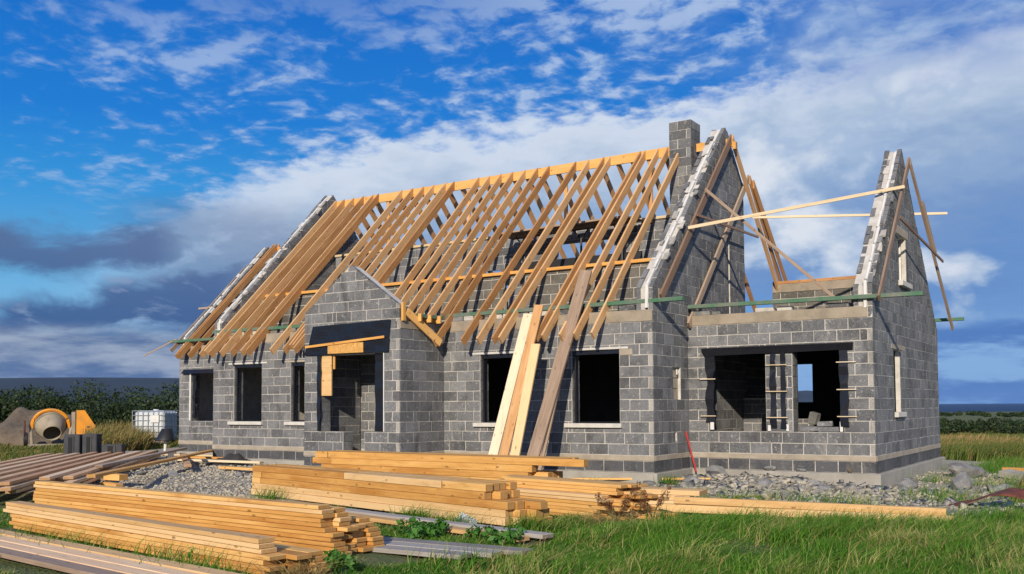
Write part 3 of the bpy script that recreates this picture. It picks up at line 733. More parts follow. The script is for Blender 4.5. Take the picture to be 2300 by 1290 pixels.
sheet('membrane', [(-7.95, 2.72), (-5.47, 2.84), (-5.50, 2.54), (-8.02, 2.53)], PY - .045, 'memb')
beam('batten', (-7.95, PY - .095, 2.72), (-5.58, PY - .095, 2.86), .03, .055, M['fresh'], house)
box('osb_panel', (-7.26, PY - .085, 2.545), (-6.2, PY - .066, 2.77), M['osb'], house)
box('jamb_board', (-7.545, PY + .02, 1.60), (-7.24, PY + .06, 2.53), M['stackpale'], house); box('jamb_board', (-7.22, PY + .05, 2.2), (-7.17, PY + .09, 2.53), M['fresh'], house)
strip(-7.63, -7.53, PY - .02, .80, 2.52, .015); strip(-5.98, -5.74, PY + .08, .80, 2.52, .012); box('insulation_board', (-5.68, PY - .012, .80), (-5.655, PY + .004, 2.52), M['ins'], house)
# --- porch side framing and the V of the trimmed roof
beam('trimmer_post', (PX1 + .04, -1.5, 3.2), (PX1 + .04, -1.5, 3.60), .10, .06, M['fresh'], house, up=(1, 0, 0))
beam('trimmer_board', (PX1 + .05, -1.42, 3.42), (PX1 + .22, -.42, 2.76), .05, .17, M['fresh'], house)
box('trimmer_board', (PX1 - .1, -1.38, 3.205), (PX1 - .06, -.02, 3.36), M['fresh'], house)
for y in (-1.1, -.75, -.4): box('noggin', (PX1 - .04, y, 3.21), (PX1 + .2, y + .05, 3.38), M['fresh'], house)
# --- rafters
RT = .045
def rafter(xt, xr, y0=-.6, z_off=3.34, yr=4.275, half=.089, sgn=1, yc=0.0, m='raft', tail=True, t=RT, name='rafter'):
    """45 degree rafter; sgn -1 mirrors it about y = yc to the rear slope"""
    h = half * math.sqrt(2); q = half / math.sqrt(2)
    zc = y0 + z_off
    pts = [(y0 - q, zc + q), (y0 + q, zc - q), (yr, yr + z_off - h), (yr, yr + z_off + h)]
    cy, cz = (y0 + yr) / 2, (y0 + yr) / 2 + z_off
    loc = []
    for (y, z) in pts: loc.append((((y - cy) + (z - cz)) / math.sqrt(2), ((z - cz) - (y - cy)) / math.sqrt(2)))
    Lh = max(abs(a) for a, _ in loc)
    V = []
    for s in (-1, 1):
        for (a, b) in loc: V.append((a, s * t / 2, b))
    F = [[0, 1, 2, 3], [7, 6, 5, 4]] + [[i, 4 + i, 4 + (i + 1) % 4, (i + 1) % 4] for i in range(4)]
    d = Vector(((xr - xt), (yr - y0) * sgn, (yr - y0))).normalized()
    Yv = Vector((-1, 0, 0)) if sgn > 0 else Vector((1, 0, 0))
    Yv = (Yv - d * d.dot(Yv)).normalized(); Zv = d.cross(Yv)
    R = Matrix((d, Yv, Zv)).transposed().to_4x4()
    R.translation = Vector(((xt + xr) / 2, cy if sgn > 0 else 2 * yc - cy, cz))
    return mesh(name, V, F, M[m], house, M4=R)
RAF = [(-1.04, -1.12), (-1.44, -1.50), (-1.78, -1.76), (-2.20, -2.12), (-2.38, -2.24), (-3.27, -3.10), (-3.44, -3.28), (-3.84, -3.72), (-4.26, -4.11), (-5.03, -4.92)]
for a, b in RAF: rafter(a, b)
for x in (-5.28, -5.68, -6.08, -6.46, -6.85, -7.21): rafter(x - .02, x, y0=random.uniform(-.02, .1))
for x in (-8.07, -8.38, -8.80): rafter(x - .12, x, y0=-.45)
for a, b in ((-9.37, -9.17), (-9.74, -9.57), (-10.20, -9.98), (-11.07, -10.89), (-11.28, -11.11), (-11.68, -11.49), (-12.08, -11.88), (-12.50, -12.27)): rafter(a, b)
rafter(-12.74, -12.60, y0=-.55)
for x in (-9.5, -9.62): rafter(x, x - .02, y0=-.5, yr=.45, half=.08)
rear_x = [-.62, -1.6, -2.05, -2.5, -2.95, -3.4, -3.85, -4.3, -4.75, -5.2, -5.65, -6.1, -6.55, -7.0, -7.45, -7.9, -8.35, -8.8, -9.25, -9.7, -10.15, -10.6, -11.05, -11.5, -11.95, -12.4]
for x in rear_x: rafter(x, x + random.uniform(-.04, .04), sgn=-1, yc=4.3)
beam('ridge_board', (-12.72, 4.3, 7.58), (-1.36, 4.3, 7.62), .045, .24, M['fresh'], house); beam('ridge_board', (-.75, 4.3, 7.60), (.17, 4.3, 7.60), .045, .20, M['fresh'], house)
for x in (-10.55, -7.6, -4.45, -2.0): beam('ridge_post', (x, 4.34, 5.9), (x, 4.34, 7.46), .10, .06, M['raft'], house, up=(0, 1, 0))
box('purlin_plate', (-12.7, 1.2, 4.432), (-.42, 1.34, 4.505), M['fresh'], house)
box('purlin_plate', (-12.7, 4.32, 5.983), (-1.36, 4.45, 6.05), M['pale'], house)
# barge rafters on the main gable, wing rafter against it, braces
rafter(.15, .13, y0=.1, z_off=3.40, half=.085, m='dkbrown', name='barge_rafter'); rafter(.15, .15, y0=.2, z_off=3.40, half=.085, sgn=-1, yc=4.3, m='raft', name='barge_rafter')
rafter(.10, .10, y0=1.62, z_off=1.42, yr=5.55, half=.075, m='brown'); rafter(.10, .10, y0=2.9, z_off=1.42, yr=5.55, half=.075, sgn=-1, yc=5.6, m='raft'); rafter(.26, .16, y0=2.9, z_off=1.42, yr=5.45, half=.075, sgn=-1, yc=5.6, m='raft')
box('ridge_stub', (.18, 4.24, 7.42), (.26, 4.36, 7.60), M['fresh'], house)
# wing gable barge pair with splice plates
rafter(4.0, 3.98, y0=1.62, z_off=1.75, yr=4.98, half=.07, m='brown', name='barge_rafter'); rafter(4.25, 3.99, y0=1.45, z_off=1.75, yr=5.0, half=.06, sgn=-1, yc=5.0, m='brown', name='barge_rafter')
beam('splice_board', (4.08, 5.9, 5.95), (4.16, 6.95, 4.9), .04, .16, M['brown'], house)
beam('brace', (.16, 1.5, 5.12), (4.06, 4.02, 5.98), .035, .07, M['pale'], house)
beam('brace', (.2, 5.5, 5.98), (4.35, 7.55, 5.95), .035, .06, M['pale'], house)
beam('brace', (.2, 2.42, 6.12), (3.1, 1.9, 3.46), .04, .06, M['brown'], house)
beam('brace', (.21, 1.88, 5.46), (.26, 5.75, 5.52), .03, .06, M['dkbrown'], house)
beam('brace', (4.06, 3.45, 5.22), (4.32, 6.95, 4.70), .03, .06, M['dkbrown'], house)
# --- left wing roof
for a, b in ((-16.62, -16.55), (-16.52, -16.42), (-16.02, -15.95), (-15.5, -15.4), (-15.0, -14.9), (-14.5, -14.4), (-14.0, -13.9), (-13.5, -13.4)):
    rafter(a, b, y0=1.53, z_off=1.37, yr=5.42)
for x in (-16.4, -15.4, -14.4, -13.6): rafter(x, x, y0=1.35, z_off=1.37, yr=5.42, sgn=-1, yc=5.45)
beam('ridge_board', (-16.6, 5.45, 6.68), (-13.2, 5.45, 6.68), .045, .22, M['fresh'], house)
rafter(-17.15, -17.1, y0=1.75, z_off=1.37, yr=4.6, half=.06, m='brown', name='barge_rafter')
beam('brace', (-17.6, 3.15, 4.58), (-16.9, 3.15, 4.58), .04, .06, M['brown'], house); beam('brace', (-17.6, 1.1, 2.95), (-17.25, 2.0, 3.5), .03, .04, M['brown'], house)
def verge_strip(x, y0, z0, y1, z1):
    n_ = max(2, int(math.hypot(y1 - y0, z1 - z0) / .5)); d_ = Vector((0, y1 - y0, z1 - z0)) / n_
    for i in range(n_):
        p = Vector((x + random.uniform(-.014, .014), y0, z0 + random.uniform(-.015, .012))) + d_ * i
        beam('insulation_strip', p, p + d_ * random.uniform(.86, 1.0) + Vector((random.uniform(-.012, .012), 0, 0)), .05, .05, M['ins'], house, up=(0, -1, 1), j=.004)
        for s_ in (-1, 1):
            if random.random() < .75:
                q = p + d_ * random.uniform(0, 1) + Vector((s_ * random.uniform(.06, .15), 0, random.uniform(-.03, .015)))
                V_, F_ = cbox(random.uniform(.10, .26), random.uniform(.06, .12), random.uniform(.03, .07), .012, .014); R_, _ = frame(q, q + d_, (0, -1, 1)); R_.translation = q; mesh('mortar_dab', V_, F_, M[random.choice(['mortar', 'quoin', 'block'])], house, M4=R_, tint=.7)
verge_strip(-.13, .05, 3.79, 4.2, 7.94); verge_strip(WX - .13, WS + .1, 3.80, 5.0, 7.0); verge_strip(-12.89, .08, 3.78, 4.2, 7.88); verge_strip(-16.85, 2.05, 3.56, 5.3, 6.8)
for x_, y_, za, zb in ((-.13, .012, 3.3, 3.78), (WX - .13, WS + .0, 3.22, 3.76), (-12.89, .03, 3.45, 3.76), (-16.85, 2.0, 3.3, 3.55)): beam('insulation_strip', (x_, y_, za), (x_, y_ + .03, zb), .06, .05, M['ins'], house, up=(0, -1, 0))
finish_blocks()

# ------------------------------------------------------------------ timber stacks
ORD = ['first', 'second', 'third', 'fourth', 'fifth', 'sixth', 'seventh', 'eighth', 'ninth', 'tenth', 'eleventh', 'twelfth', 'thirteenth']
def ordinal(i, n, top='top', bottom='bottom'): return top if i == n - 1 else (bottom if i == 0 else ORD[i] + ' from bottom')
FOOT = []        # ground rectangles kept free of grass: (origin, angle, length, depth)
def stack(p, ang, where, layers, tk, wd, z0, m, group, gap=.012, jit=.05):
    """layers[l] = list of (column, start, end[, material]); p is the front left corner, rows run along ang"""
    a = math.radians(ang); D = Vector((math.cos(a), math.sin(a), 0)); N = Vector((-math.sin(a), math.cos(a), 0)); n = len(layers)
    for l, row in enumerate(layers):
        nc = max(c for c, *_ in row) + 1; seen = {}
        for it in row:
            c, s, e = it[:3]; mm = it[3] if len(it) > 3 else m
            s += random.uniform(-jit, jit); e += random.uniform(-jit, jit)
            zz = z0 + (l + .5) * tk; o = Vector((p[0], p[1], 0)) + N * ((c + .5) * (wd + gap) + random.uniform(-.006, .006)) + Vector((0, 0, zz))
            b = beam('timber_board', o + D * s + N * random.uniform(-.016, .012), o + D * e + N * random.uniform(-.016, .012), wd * random.uniform(.95, 1.0), tk - random.uniform(.002, .006), M[mm], c=.004)
            k_ = seen.get(c, 0); seen[c] = k_ + 1
            side = '' if nc == 1 else (', front row' if c == 0 else ', ' + ORD[c] + ' row back')
            multi = sum(1 for q in row if q[0] == c) > 1
            np_ = sum(1 for q in row if q[0] == c); piece = '' if not multi else (', left piece' if k_ == 0 else ', middle piece' if k_ == 1 and np_ > 2 else ', right piece')
            tag(b, f'pine board of {where}: {ordinal(l, n)} layer{side}{piece}', 'board', group)
    return D, N
def bearers(p, ang, ss, depth, z0, h, where):
    a = math.radians(ang); D = Vector((math.cos(a), math.sin(a), 0)); N = Vector((-math.sin(a), math.cos(a), 0))
    for i, s in enumerate(ss):
        o = Vector((p[0], p[1], z0 + h / 2)) + D * s
        tag(beam('timber_bearer', o + N * .03, o + N * depth, .09, h - .004, M['brown']), f'short bearer under {where}, {ORD[i]} from its left end', 'timber', 'bearers under the stacks')
# A: nearest stack, left foreground (tall rear part, low front part)
zA = -.23
r_ = random.uniform
tallA = []
for l in range(11):
    row = []
    for c in range(4):
        if l >= 10 and c >= 1: continue
        if l >= 7 and c >= 2: continue
        e = 6.15 if l >= 6 else 6.22 + .03 * (6 - l)
        if c == 1: e += .04
        if l <= 4 and c >= 1: e = 6.22 + .05 * c - .02 * l
        row.append((c, r_(-.06, .12), e + r_(-.05, .05), 'stackpale' if (l >= 6 and random.random() < .45) else 'stack'))
    tallA.append(row)
bearers((-5.24, -9.78), -4.6, (.7, 3.0, 5.4), .7, zA - .03, .05, 'the tall nearest stack')
stack((-5.24, -9.78), -4.6, 'tall nearest stack', tallA, .047, .172, zA + .02, 'stack', 'boards of the tall nearest stack')
lowA = []
for l in range(7):
    if l < 4: row = [(c, .25 + r_(-.06, .06), 6.0 + .06 * c + r_(-.08, .10)) for c in range(3)]
    else: row = [(0, r_(-.06, .02), 5.86 + r_(-.03, .05), 'stackpale')] + ([(1, .3, 4.9)] if l == 4 else [])
    lowA.append(row)
stack((-4.60, -10.58), -8.2, 'low front stack', lowA, .048, .19, zA + .005, 'stack', 'boards of the low front stack')
FOOT += [((-5.4, -10.0), -4.6, 7.3, 1.1), ((-4.7, -10.66), -8.2, 6.6, .9)]
# F: planks lying in the grass in front
for i, (dy, m_, L0, L1) in enumerate(((0, 'stackpale', -2.2, 5.7), (-.2, 'pink', -2.6, 5.4), (-.41, 'pink', -2.2, 5.5), (-.62, 'brown', -2.6, 4.8))):
    D = Vector((math.cos(-.13), math.sin(-.13), 0)); o = Vector((-4.1, -11.16 + dy, -.175 + .012 * (i == 0)))
    tag(beam('loose_plank', o + D * L0, o + D * L1, .185, .05, M[m_]), 'weathered plank flat on the ground before low front stack, ' + ['nearest the stack', 'second from the stack', 'third from the stack', 'farthest from the stack'][i], 'plank', 'planks on the ground at bottom left')
FOOT.append(((-7, -11.75), -7.4, 8.2, .75))
# B: middle stack
LB = 6.62
rowsB = []
for l in range(5):
    row = []
    for c in range(4):
        e = LB + r_(-.10, .18) + (.16 if l < 3 else 0) + .06 * c; s = r_(-.04, .06)
        if l == 4: cut = 2.95 + .1 * c; row += [(c, s, cut - .006), (c, cut + .006, 5.42, 'stackpale'), (c, 5.434, LB - .30 + r_(-.05, .05))]
        elif l == 3: cut = 5.3; row += [(c, s, .34), (c, .352, cut - .006), (c, cut + .006, LB - .2 + r_(-.1, .1))]
        elif l == 2 and c == 0: row += [(c, s, .28), (c, .292, e)]
        else: row.append((c, s, e, random.choice(['stack', 'stack', 'stackpale'])))
    rowsB.append(row)
bearers((-5.40, -5.55), -13.6, (.6, 2.4, 4.2, 6.0), .6, -.29, .065, 'the long middle stack')
stack((-5.40, -5.55), -13.6, 'long middle stack', rowsB, .105, .14, -.225, 'stack', 'boards of the long middle stack', jit=.0)
FOOT.append(((-5.5, -5.7), -13.6, 7.0, .85))
# B2: ragged ends just behind the right end of B
rowsB2 = []
for l in range(10):
    rowsB2.append([(c, 2.2 + r_(-.4, .4), 4.80 + r_(-.32, .22) - .03 * l + .08 * c, random.choice(['stack', 'stack', 'stackpale'])) for c in range(5) if not (l > 6 and c in (0, 4))])
stack((-2.5, -4.98), -13.0, 'ragged stack right of middle', rowsB2, .048, .16, -.22, 'stackpale', 'boards of the ragged stack', jit=.03)
FOOT.append(((-1, -5.5), -13, 3.8, 1.1))
# C: rear stack against the light
rowsC = []
for l in range(6):
    row = []
    for c in range(4):
        if l == 5: row += ([(c, .02, .36), (c, .372, 6.08)] if c == 0 else [(c, .1, 5.6)])
        elif l == 4: row += [(c, -.06, .46), (c, .472, 4.35 - .2 * c), (c, 4.362, 5.1 - .1 * c)] if c == 0 else [(c, .1, 4.8)]
        elif l == 3: row += [(c, .2, 4.30), (c, 4.312, 5.0)] if c == 0 else [(c, .1, 5.3)]
        else: row += [(c, .15, 5.2 + r_(-.15, .35))]
    rowsC.append(row)
bearers((-5.25, -4.12), -2.6, (.8, 2.8, 4.8), .6, -.28, .07, 'the rear stack')
stack((-5.25, -4.12), -2.6, 'rear stack', rowsC, .118, .14, -.21, 'stack', 'boards of the rear stack', jit=.012)
FOOT.append(((-5.4, -4.3), -2.6, 6.6, .8))
# D: low bundle and two long boards running to the right
rowsD = [[(0, 0, 2.2), (1, .1, 2.1)], [(0, .1, 2.05), (1, 0, 2.2)], [(0, .1, 2.0), (1, .2, 1.9)], [(0, 0, 2.12), (1, .2, 2.1)]]
stack((.55, -4.40), 3.0, 'low bundle', rowsD, .078, .2, -.23, 'stackpale', 'boards of the low bundle', jit=.03)
for i, (a, b, z) in enumerate((((2.2, -4.62, -.15), (6.05, -3.78, -.20), .11), ((2.42, -4.58, -.035), (5.95, -3.74, -.10), .10))):
    tag(beam('long_board', a, b, .12, z, M['stackpale'], c=.005), ['lower', 'upper'][i] + ' long pale board lying along the grass edge at right', 'board', 'long boards along the grass edge')
FOOT.append(((.5, -4.5), 3, 2.4, .55)); FOOT.append(((2.2, -4.85), 12.6, 4.0, .45))
# G: grey boards on the ground between the stacks
for i, (a, b, w_, m_) in enumerate((((-1.75, -7.25, -.15), (2.35, -8.05, -.17), .20, 'grey'), ((-1.6, -7.50, -.17), (2.2, -8.33, -.18), .18, 'stackpale'), ((.2, -9.15, -.2), (2.7, -9.05, -.2), .24, 'grey'), ((.3, -9.42, -.2), (2.5, -9.33, -.2), .22, 'grey'), ((.35, -9.68, -.2), (2.3, -9.60, -.2), .22, 'grey'))):
    tag(beam('grey_board', a, b, w_, .05, M[m_]), ['silver-grey board in the grass before the middle stack', 'pale-edged board beside the silver-grey one before middle stack', 'grey slab board right of nearest stack, farthest of three', 'grey slab board right of nearest stack, middle of three', 'grey slab board right of nearest stack, closest of three'][i], 'board')
FOOT += [((-1.8, -7.7), -11, 4.2, .5), ((.2, -9.8), 2, 2.4, .75)]
tag(mesh('plastic_scrap', [(.5, -7.47, -.20), (.98, -7.58, -.19), (.9, -7.42, -.15), (.60, -7.36, -.06), (.51, -7.45, -.19), (.98, -7.56, -.18), (.9, -7.40, -.14), (.60, -7.34, -.05)], [[0, 1, 2, 3], [7, 6, 5, 4], [0, 4, 5, 1], [1, 5, 6, 2], [2, 6, 7, 3], [3, 7, 4, 0]], M['ins']), 'white plastic scrap in grass by the middle stack', 'scrap')
# E: spread of greyed boards at the left edge
dE = Vector((.715, -.70, 0)); nE = Vector((.70, .715, 0))
for l, zz in enumerate((.10, .03, -.04)):
    for i in range(8):
        pp = -13.55 + i * .37 + (.1 if l else 0); s0 = -10.8 + r_(-.5, .5) - .05 * i; L = (11.6 if i < 6 else 10.6) + r_(-.4, .4)
        o = nE * pp + Vector((0, 0, zz))
        b = beam('greyed_board', o + dE * (-s0 * -1 + 0), o + dE * (s0 + L), .17, .055, M['pink'])
        tag(b, f'greyed board of the spread pile at left edge: {["top", "middle", "bottom"][l]} layer, {ORD[i]} from the mixer side', 'board', 'greyed boards of the spread pile')
for i in range(3):
    o = nE * -11.9 + dE * (-9.9 + i * 3.2); zg = gz(o.x, o.y)
    tag(beam('pile_bearer', o - nE * 1.7 + Vector((0, 0, -.12)), o + nE * 1.4 + Vector((0, 0, -.12)), .12, .10, M['brown']), f'brown cross bearer under the spread pile, {ORD[i]} from the house', 'timber', 'bearers of the spread pile')
FOOT.append(((-18.5, -2.0), -44, 9.5, 3.0))
for i, (a, b, m_) in enumerate((((-15.2, .75, .17), (-9.75, -5.7, .16), 'brown'), ((-13.3, .15, .17), (-7.0, -7.7, .18), 'fresh'), ((-14.6, .2, .05), (-9.6, -3.6, .06), 'pink'), ((-13.9, -.5, .02), (-11.6, -.5, .02), 'fresh'), ((-16.6, .6, -.02), (-13.6, .9, -.02), 'pale'), ((-13.2, -1.0, -.02), (-10.2, -.9, -.02), 'pale'), ((-9.7, -2.6, -.03), (-7.3, -2.9, -.02), 'fresh'), ((-9.0, -6.0, .0), (-8.5, -6.0, .0), 'fresh'), ((-8.9, -6.15, -.12), (-8.2, -6.3, -.12), 'fresh'))):
    tag(beam('loose_board', a, b, .15 if i != 7 else .2, .055 if i != 7 else .12, M[m_]), ['brown board crossing the spread pile towards the house corner', 'orange board crossing the spread pile, longest of the loose ones', 'greyed board under the crossing boards', 'short orange board by the left wing corner', 'pale board on the rubble before the left wing', 'pale board on the rubble before the left front window', 'orange board on the gravel left of the middle stack', 'short thick offcut on the gravel by the spread pile', 'small offcut lying before the thick offcut'][i], 'board')
# planks leaning on the eaves
for i, (a, b, w_, t_, m_, lb) in enumerate((
    (((-2.86, -1.75, -.2)), (-2.62, -.50, 3.28), .21, .045, 'pale', 'palest plank leaning on the eaves, leftmost of the five'),
    (((-2.62, -1.72, -.2)), (-2.40, -.42, 3.46), .20, .045, 'raft', 'knotty orange plank leaning on the eaves, second from left'),
    (((-2.36, -1.66, -.2)), (-2.30, -.72, 2.62), .20, .05, 'stackpale', 'shorter pale plank leaning under a rafter tail, middle of five'),
    (((-2.02, -1.62, -.2)), (-1.55, .10, 4.18), .26, .06, 'brown', 'grey-brown plank reaching up past the rafters, fourth from left'),
    (((-1.86, -1.45, -.2)), (-1.66, -.35, 2.95), .07, .05, 'brown', 'thin brown batten leaning beside the grey-brown plank'))):
    X_ = (Vector(b) - Vector(a)).normalized(); up = Vector((0.12, -1, .3))
    tag(beam('leaning_plank', a, b, w_, t_, M[m_], up=up), lb, 'plank', 'planks leaning on the front wall')
tag(beam('red_strip', (.02, 1.55, .78), (.30, 1.42, -.06), .035, .02, M['red'], up=(1, -1, 0)), 'red plastic strip leaning in the corner by the wing', 'strip')
tag(beam('loose_lath', (-1.6, -.55, -.14), (.95, .55, -.12), .09, .04, M['fresh']), 'thin board on the rubble before the main house corner', 'board')

# ------------------------------------------------------------------ loose blocks and stones
def rock(name, loc, s, m, label=None, cat='stone', group=None, flat=.6, seed=0, rot=None, sub=2):
    rg = random.Random(seed); bm = bmesh.new(); bmesh.ops.create_icosphere(bm, subdivisions=sub, radius=1)
    pl = [(Vector((rg.gauss(0, 1), rg.gauss(0, 1), rg.gauss(0, 1))).normalized(), rg.uniform(.45, .8)) for _ in range(9)]
    for v in bm.verts:
        p = v.co.copy()
        for n_, d_ in pl:
            e = p.dot(n_) - d_
            if e > 0: p -= n_ * e
        v.co = Vector((p.x * s[0], p.y * s[1], p.z * s[2]))
    me = bpy.data.meshes.new(name); bm.to_mesh(me); bm.free(); me.materials.append(M[m])
    o = bpy.data.objects.new(name, me); o.location = loc; o.rotation_euler = rot or (rg.uniform(-.3, .3), rg.uniform(-.3, .3), rg.uniform(0, 6)); link(o)
    if label: tag(o, label, cat, group)
    return o
def cut_block(a, rz, label, size=(.44, .1, .215), tilt=(0, 0), m='block', cat='block', group=None, name='loose_block'):
    V, F = cbox(*size, .008, .008); o = mesh(name, V, F, M[m], None, loc=a, tint=random.random()); o.rotation_euler = (tilt[0], tilt[1], rz); return tag(o, label, cat, group)
cut_block((2.55, WS + .18, .85), .1, 'flat loose block on the wing window ledge, left of two', (.42, .2, .1)); cut_block((2.93, WS + .17, .84), -.05, 'flat loose block on the wing window ledge, right of two', (.42, .2, .1))
cut_block((2.83, WS + .2, .95), .2, 'loose block lying on the two ledge blocks', (.30, .2, .1)); cut_block((2.62, WS + .2, 1.06), -.2, 'broken block tilted on top of the ledge pile', (.17, .18, .24), (0, .25), 'dirtyblock')
STN = [((.75, 1.50, -.03), (.28, .14, .15), 'big squared grey stone resting on the footing before the wing'), ((1.75, 1.735, .05), (.16, .06, .07), 'small grey stone on the footing, second along the wing'), ((2.4, 1.735, .035), (.12, .05, .05), 'pale angular stone on the footing, third along the wing'), ((3.35, 1.735, .04), (.06, .05, .06), 'round orange-brown cobble on the footing near the wing corner')]
for i, (l, s, lb) in enumerate(STN): rock('stone', l, s, 'stone' if i < 3 else 'sand', lb, seed=20 + i, rot=(0, 0, r_(-.3, .3)))
BIG = [((4.95, 5.2), (.55, .28, .22), 'long kerb-like grey block on the gravel by the right field', .5), ((5.3, 2.2), (.22, .2, .26), 'upright rounded stone in the rubble right of house', 0), ((4.35, 2.1), (.26, .2, .12), 'slate slab leaning against the wing footing corner', .4), ((4.2, 2.9), (.22, .16, .1), 'small slate beside the wing footing', 1.2), ((4.5, .9), (.2, .14, .09), 'grey flat stone before the wing corner', 2), ((5.6, .4), (.2, .13, .09), 'grey stone lying right of wing corner', 1), ((.6, .5), (.32, .22, .15), 'large dark slate piece in rubble below the red strip', .3), ((1.6, .75), (.36, .22, .14), 'broad slate slab in the rubble heap before wing window', .8), ((2.2, .15), (.25, .18, .12), 'tilted slate in the rubble heap, near the middle', 2.1), ((2.9, .7), (.30, .2, .12), 'blue-grey slate in the rubble heap, right part', .1), ((3.3, .1), (.2, .16, .1), 'squat slate lump at the right of the rubble heap', 1.4), ((.0, -.3), (.2, .14, .1), 'grey lump at the left of the rubble heap', .7), ((-.9, -.5), (.18, .14, .09), 'stone on the ground before the main house corner', 2.4), ((6.0, 1.7), (.34, .22, .12), 'pale concrete fragment at the right edge of the rubble', .2), ((-9.2, -4.3), (.16, .12, .10), 'round stone on the gravel left of the middle stack', .5), ((-8.2, -3.4), (.14, .1, .08), 'grey stone by the orange board on the gravel', 1.5), ((-11.2, -2.4), (.16, .12, .09), 'dark stone on the gravel before the left front wall', .9), ((-10.4, -4.2), (.18, .12, .06), 'pale flat stone on the gravel near the spread pile', .2), ((6.9, -2.2), (.3, .2, .08), 'flat pale slab behind the rusted sheet', .1), ((7.3, .6), (.22, .15, .1), 'grey lump at the right frame edge', .6)]
for i, ((x, y), s, lb, rz) in enumerate(BIG): rock('stone', (x, y, gz(x, y) + s[2] * .45), s, 'stone', lb, seed=50 + i, rot=(r_(-.25, .25), r_(-.25, .25), rz))

def scatter_rocks(name, pts, sizes, m, shard=False):
    base = []; tris = None
    bm = bmesh.new(); bmesh.ops.create_icosphere(bm, subdivisions=1, radius=1); bm.verts.ensure_lookup_table()
    ico = np.array([v.co[:] for v in bm.verts]); tris = np.array([[v.index for v in f.verts] for f in bm.faces]); bm.free()
    if shard: ico = np.array([(a, b, c) for a in (-1, 1) for b in (-1, 1) for c in (-1, 1)], float); tris = np.array([[0, 1, 3], [0, 3, 2], [4, 6, 7], [4, 7, 5], [0, 4, 5], [0, 5, 1], [2, 3, 7], [2, 7, 6], [0, 2, 6], [0, 6, 4], [1, 5, 7], [1, 7, 3]])
    n = len(pts); k_ = len(ico)
    V = np.repeat(ico[None], n, 0) * (1 + rng.uniform(-.38, .32, (n, k_, 3 if shard else 1))) * sizes[:, None, :]
    tl = rng.normal(0, .45 if shard else .0, n)[:, None]; V = np.stack([V[..., 0] * np.cos(tl) - V[..., 2] * np.sin(tl), V[..., 1], V[..., 0] * np.sin(tl) + V[..., 2] * np.cos(tl)], -1)
    a = rng.uniform(0, 6.28, n); c, s = np.cos(a)[:, None], np.sin(a)[:, None]
    V = np.stack([V[..., 0] * c - V[..., 1] * s, V[..., 0] * s + V[..., 1] * c, V[..., 2]], -1) + pts[:, None, :]
    L = (tris[None] + (np.arange(n) * k_)[:, None, None]).reshape(-1)
    return bigmesh(name, V.reshape(-1, 3), L, np.full(n * len(tris), 3), m)
def in_house(x, y, e=.12): return (rect_d(x, y, -13.1, 0, 0, 8.6) < e) | (rect_d(x, y, -17, 3.84, 1.8, 8.8) < e) | (rect_d(x, y, -8.07, -5.22, -1.58, 0) < e)
def in_foot(x, y):
    r = np.zeros(len(x), bool)
    for (p, an, L, D) in FOOT:
        a = math.radians(an); u = (x - p[0]) * math.cos(a) + (y - p[1]) * math.sin(a); v = -(x - p[0]) * math.sin(a) + (y - p[1]) * math.cos(a)
        r |= (u > 0) & (u < L) & (v > 0) & (v < D)
    return r
n = 16000
x = np.concatenate([rng.uniform(-15, 9, n), rng.uniform(-1.2, 4.6, 5000), rng.uniform(-14, -3.5, 6000)]); y = np.concatenate([rng.uniform(-6.5, 7, n), rng.uniform(-1.4, 1.75, 5000), rng.uniform(-6, 1.5, 6000)])
ok = (gravel_mask(x, y) > rng.uniform(.35, .75, len(x))) & ~in_house(x, y, .06) & ~in_foot(x, y); x, y = x[ok], y[ok]
sz = .012 + .035 * rng.random(len(x)) ** 3
tag(scatter_rocks('gravel', np.stack([x, y, ground_z(x, y) + sz * .3], -1), sz[:, None] * np.stack([rng.uniform(.8, 1.8, len(x)), rng.uniform(.7, 1.2, len(x)), rng.uniform(.4, .8, len(x))], -1), M['gravelst']), 'loose grey gravel and stone chips around the house', 'gravel', kind='stuff')
n = 900
x = np.concatenate([rng.normal(1.6, 1.5, n), rng.uniform(-13, -5, 90), rng.uniform(4, 7.5, 160)]); y = np.concatenate([rng.normal(.75, .5, n), rng.uniform(-5, -.5, 90), rng.uniform(-2, 6, 160)])
ok = ~in_house(x, y, .12) & ~in_foot(x, y) & (gravel_mask(x, y) > .4); x, y = x[ok], y[ok]; sz = .02 + .085 * rng.random(len(x)) ** 3
heap = .14 * np.exp(-(((x - 1.8) / 1.4) ** 2 + ((y - .8) / .5) ** 2))
tag(scatter_rocks('rubble', np.stack([x, y, ground_z(x, y) + heap + sz * .05], -1), sz[:, None] * np.stack([rng.uniform(.9, 1.9, len(x)), rng.uniform(.6, 1.1, len(x)), rng.uniform(.2, .5, len(x))], -1), M['stone']), 'broken slate and stone rubble along the footing', 'rubble', kind='stuff')
n = 3200
x = np.concatenate([rng.uniform(-2, 7.2, n), rng.normal(2.2, 1.6, 1500), rng.uniform(-13, -5, 140)]); y = np.concatenate([rng.uniform(-2.2, 1.6, n), rng.normal(.6, .6, 1500), rng.uniform(-5, -.5, 140)])
ok = ~in_house(x, y, .10) & ~in_foot(x, y) & (gravel_mask(x, y) > .35); x, y = x[ok], y[ok]; sz = .012 + .075 * rng.random(len(x)) ** 4
heap = .16 * np.exp(-(((x - 1.8) / 1.6) ** 2 + ((y - .9) / .6) ** 2))
tag(scatter_rocks('slate_shards', np.stack([x, y, ground_z(x, y) + heap + sz * .05], -1), sz[:, None] * np.stack([rng.uniform(.9, 2.0, len(x)), rng.uniform(.6, 1.2, len(x)), rng.uniform(.15, .45, len(x))], -1), M['shard'], True), 'flat broken slate shards and mortar crumbs round the wing', 'rubble', kind='stuff')
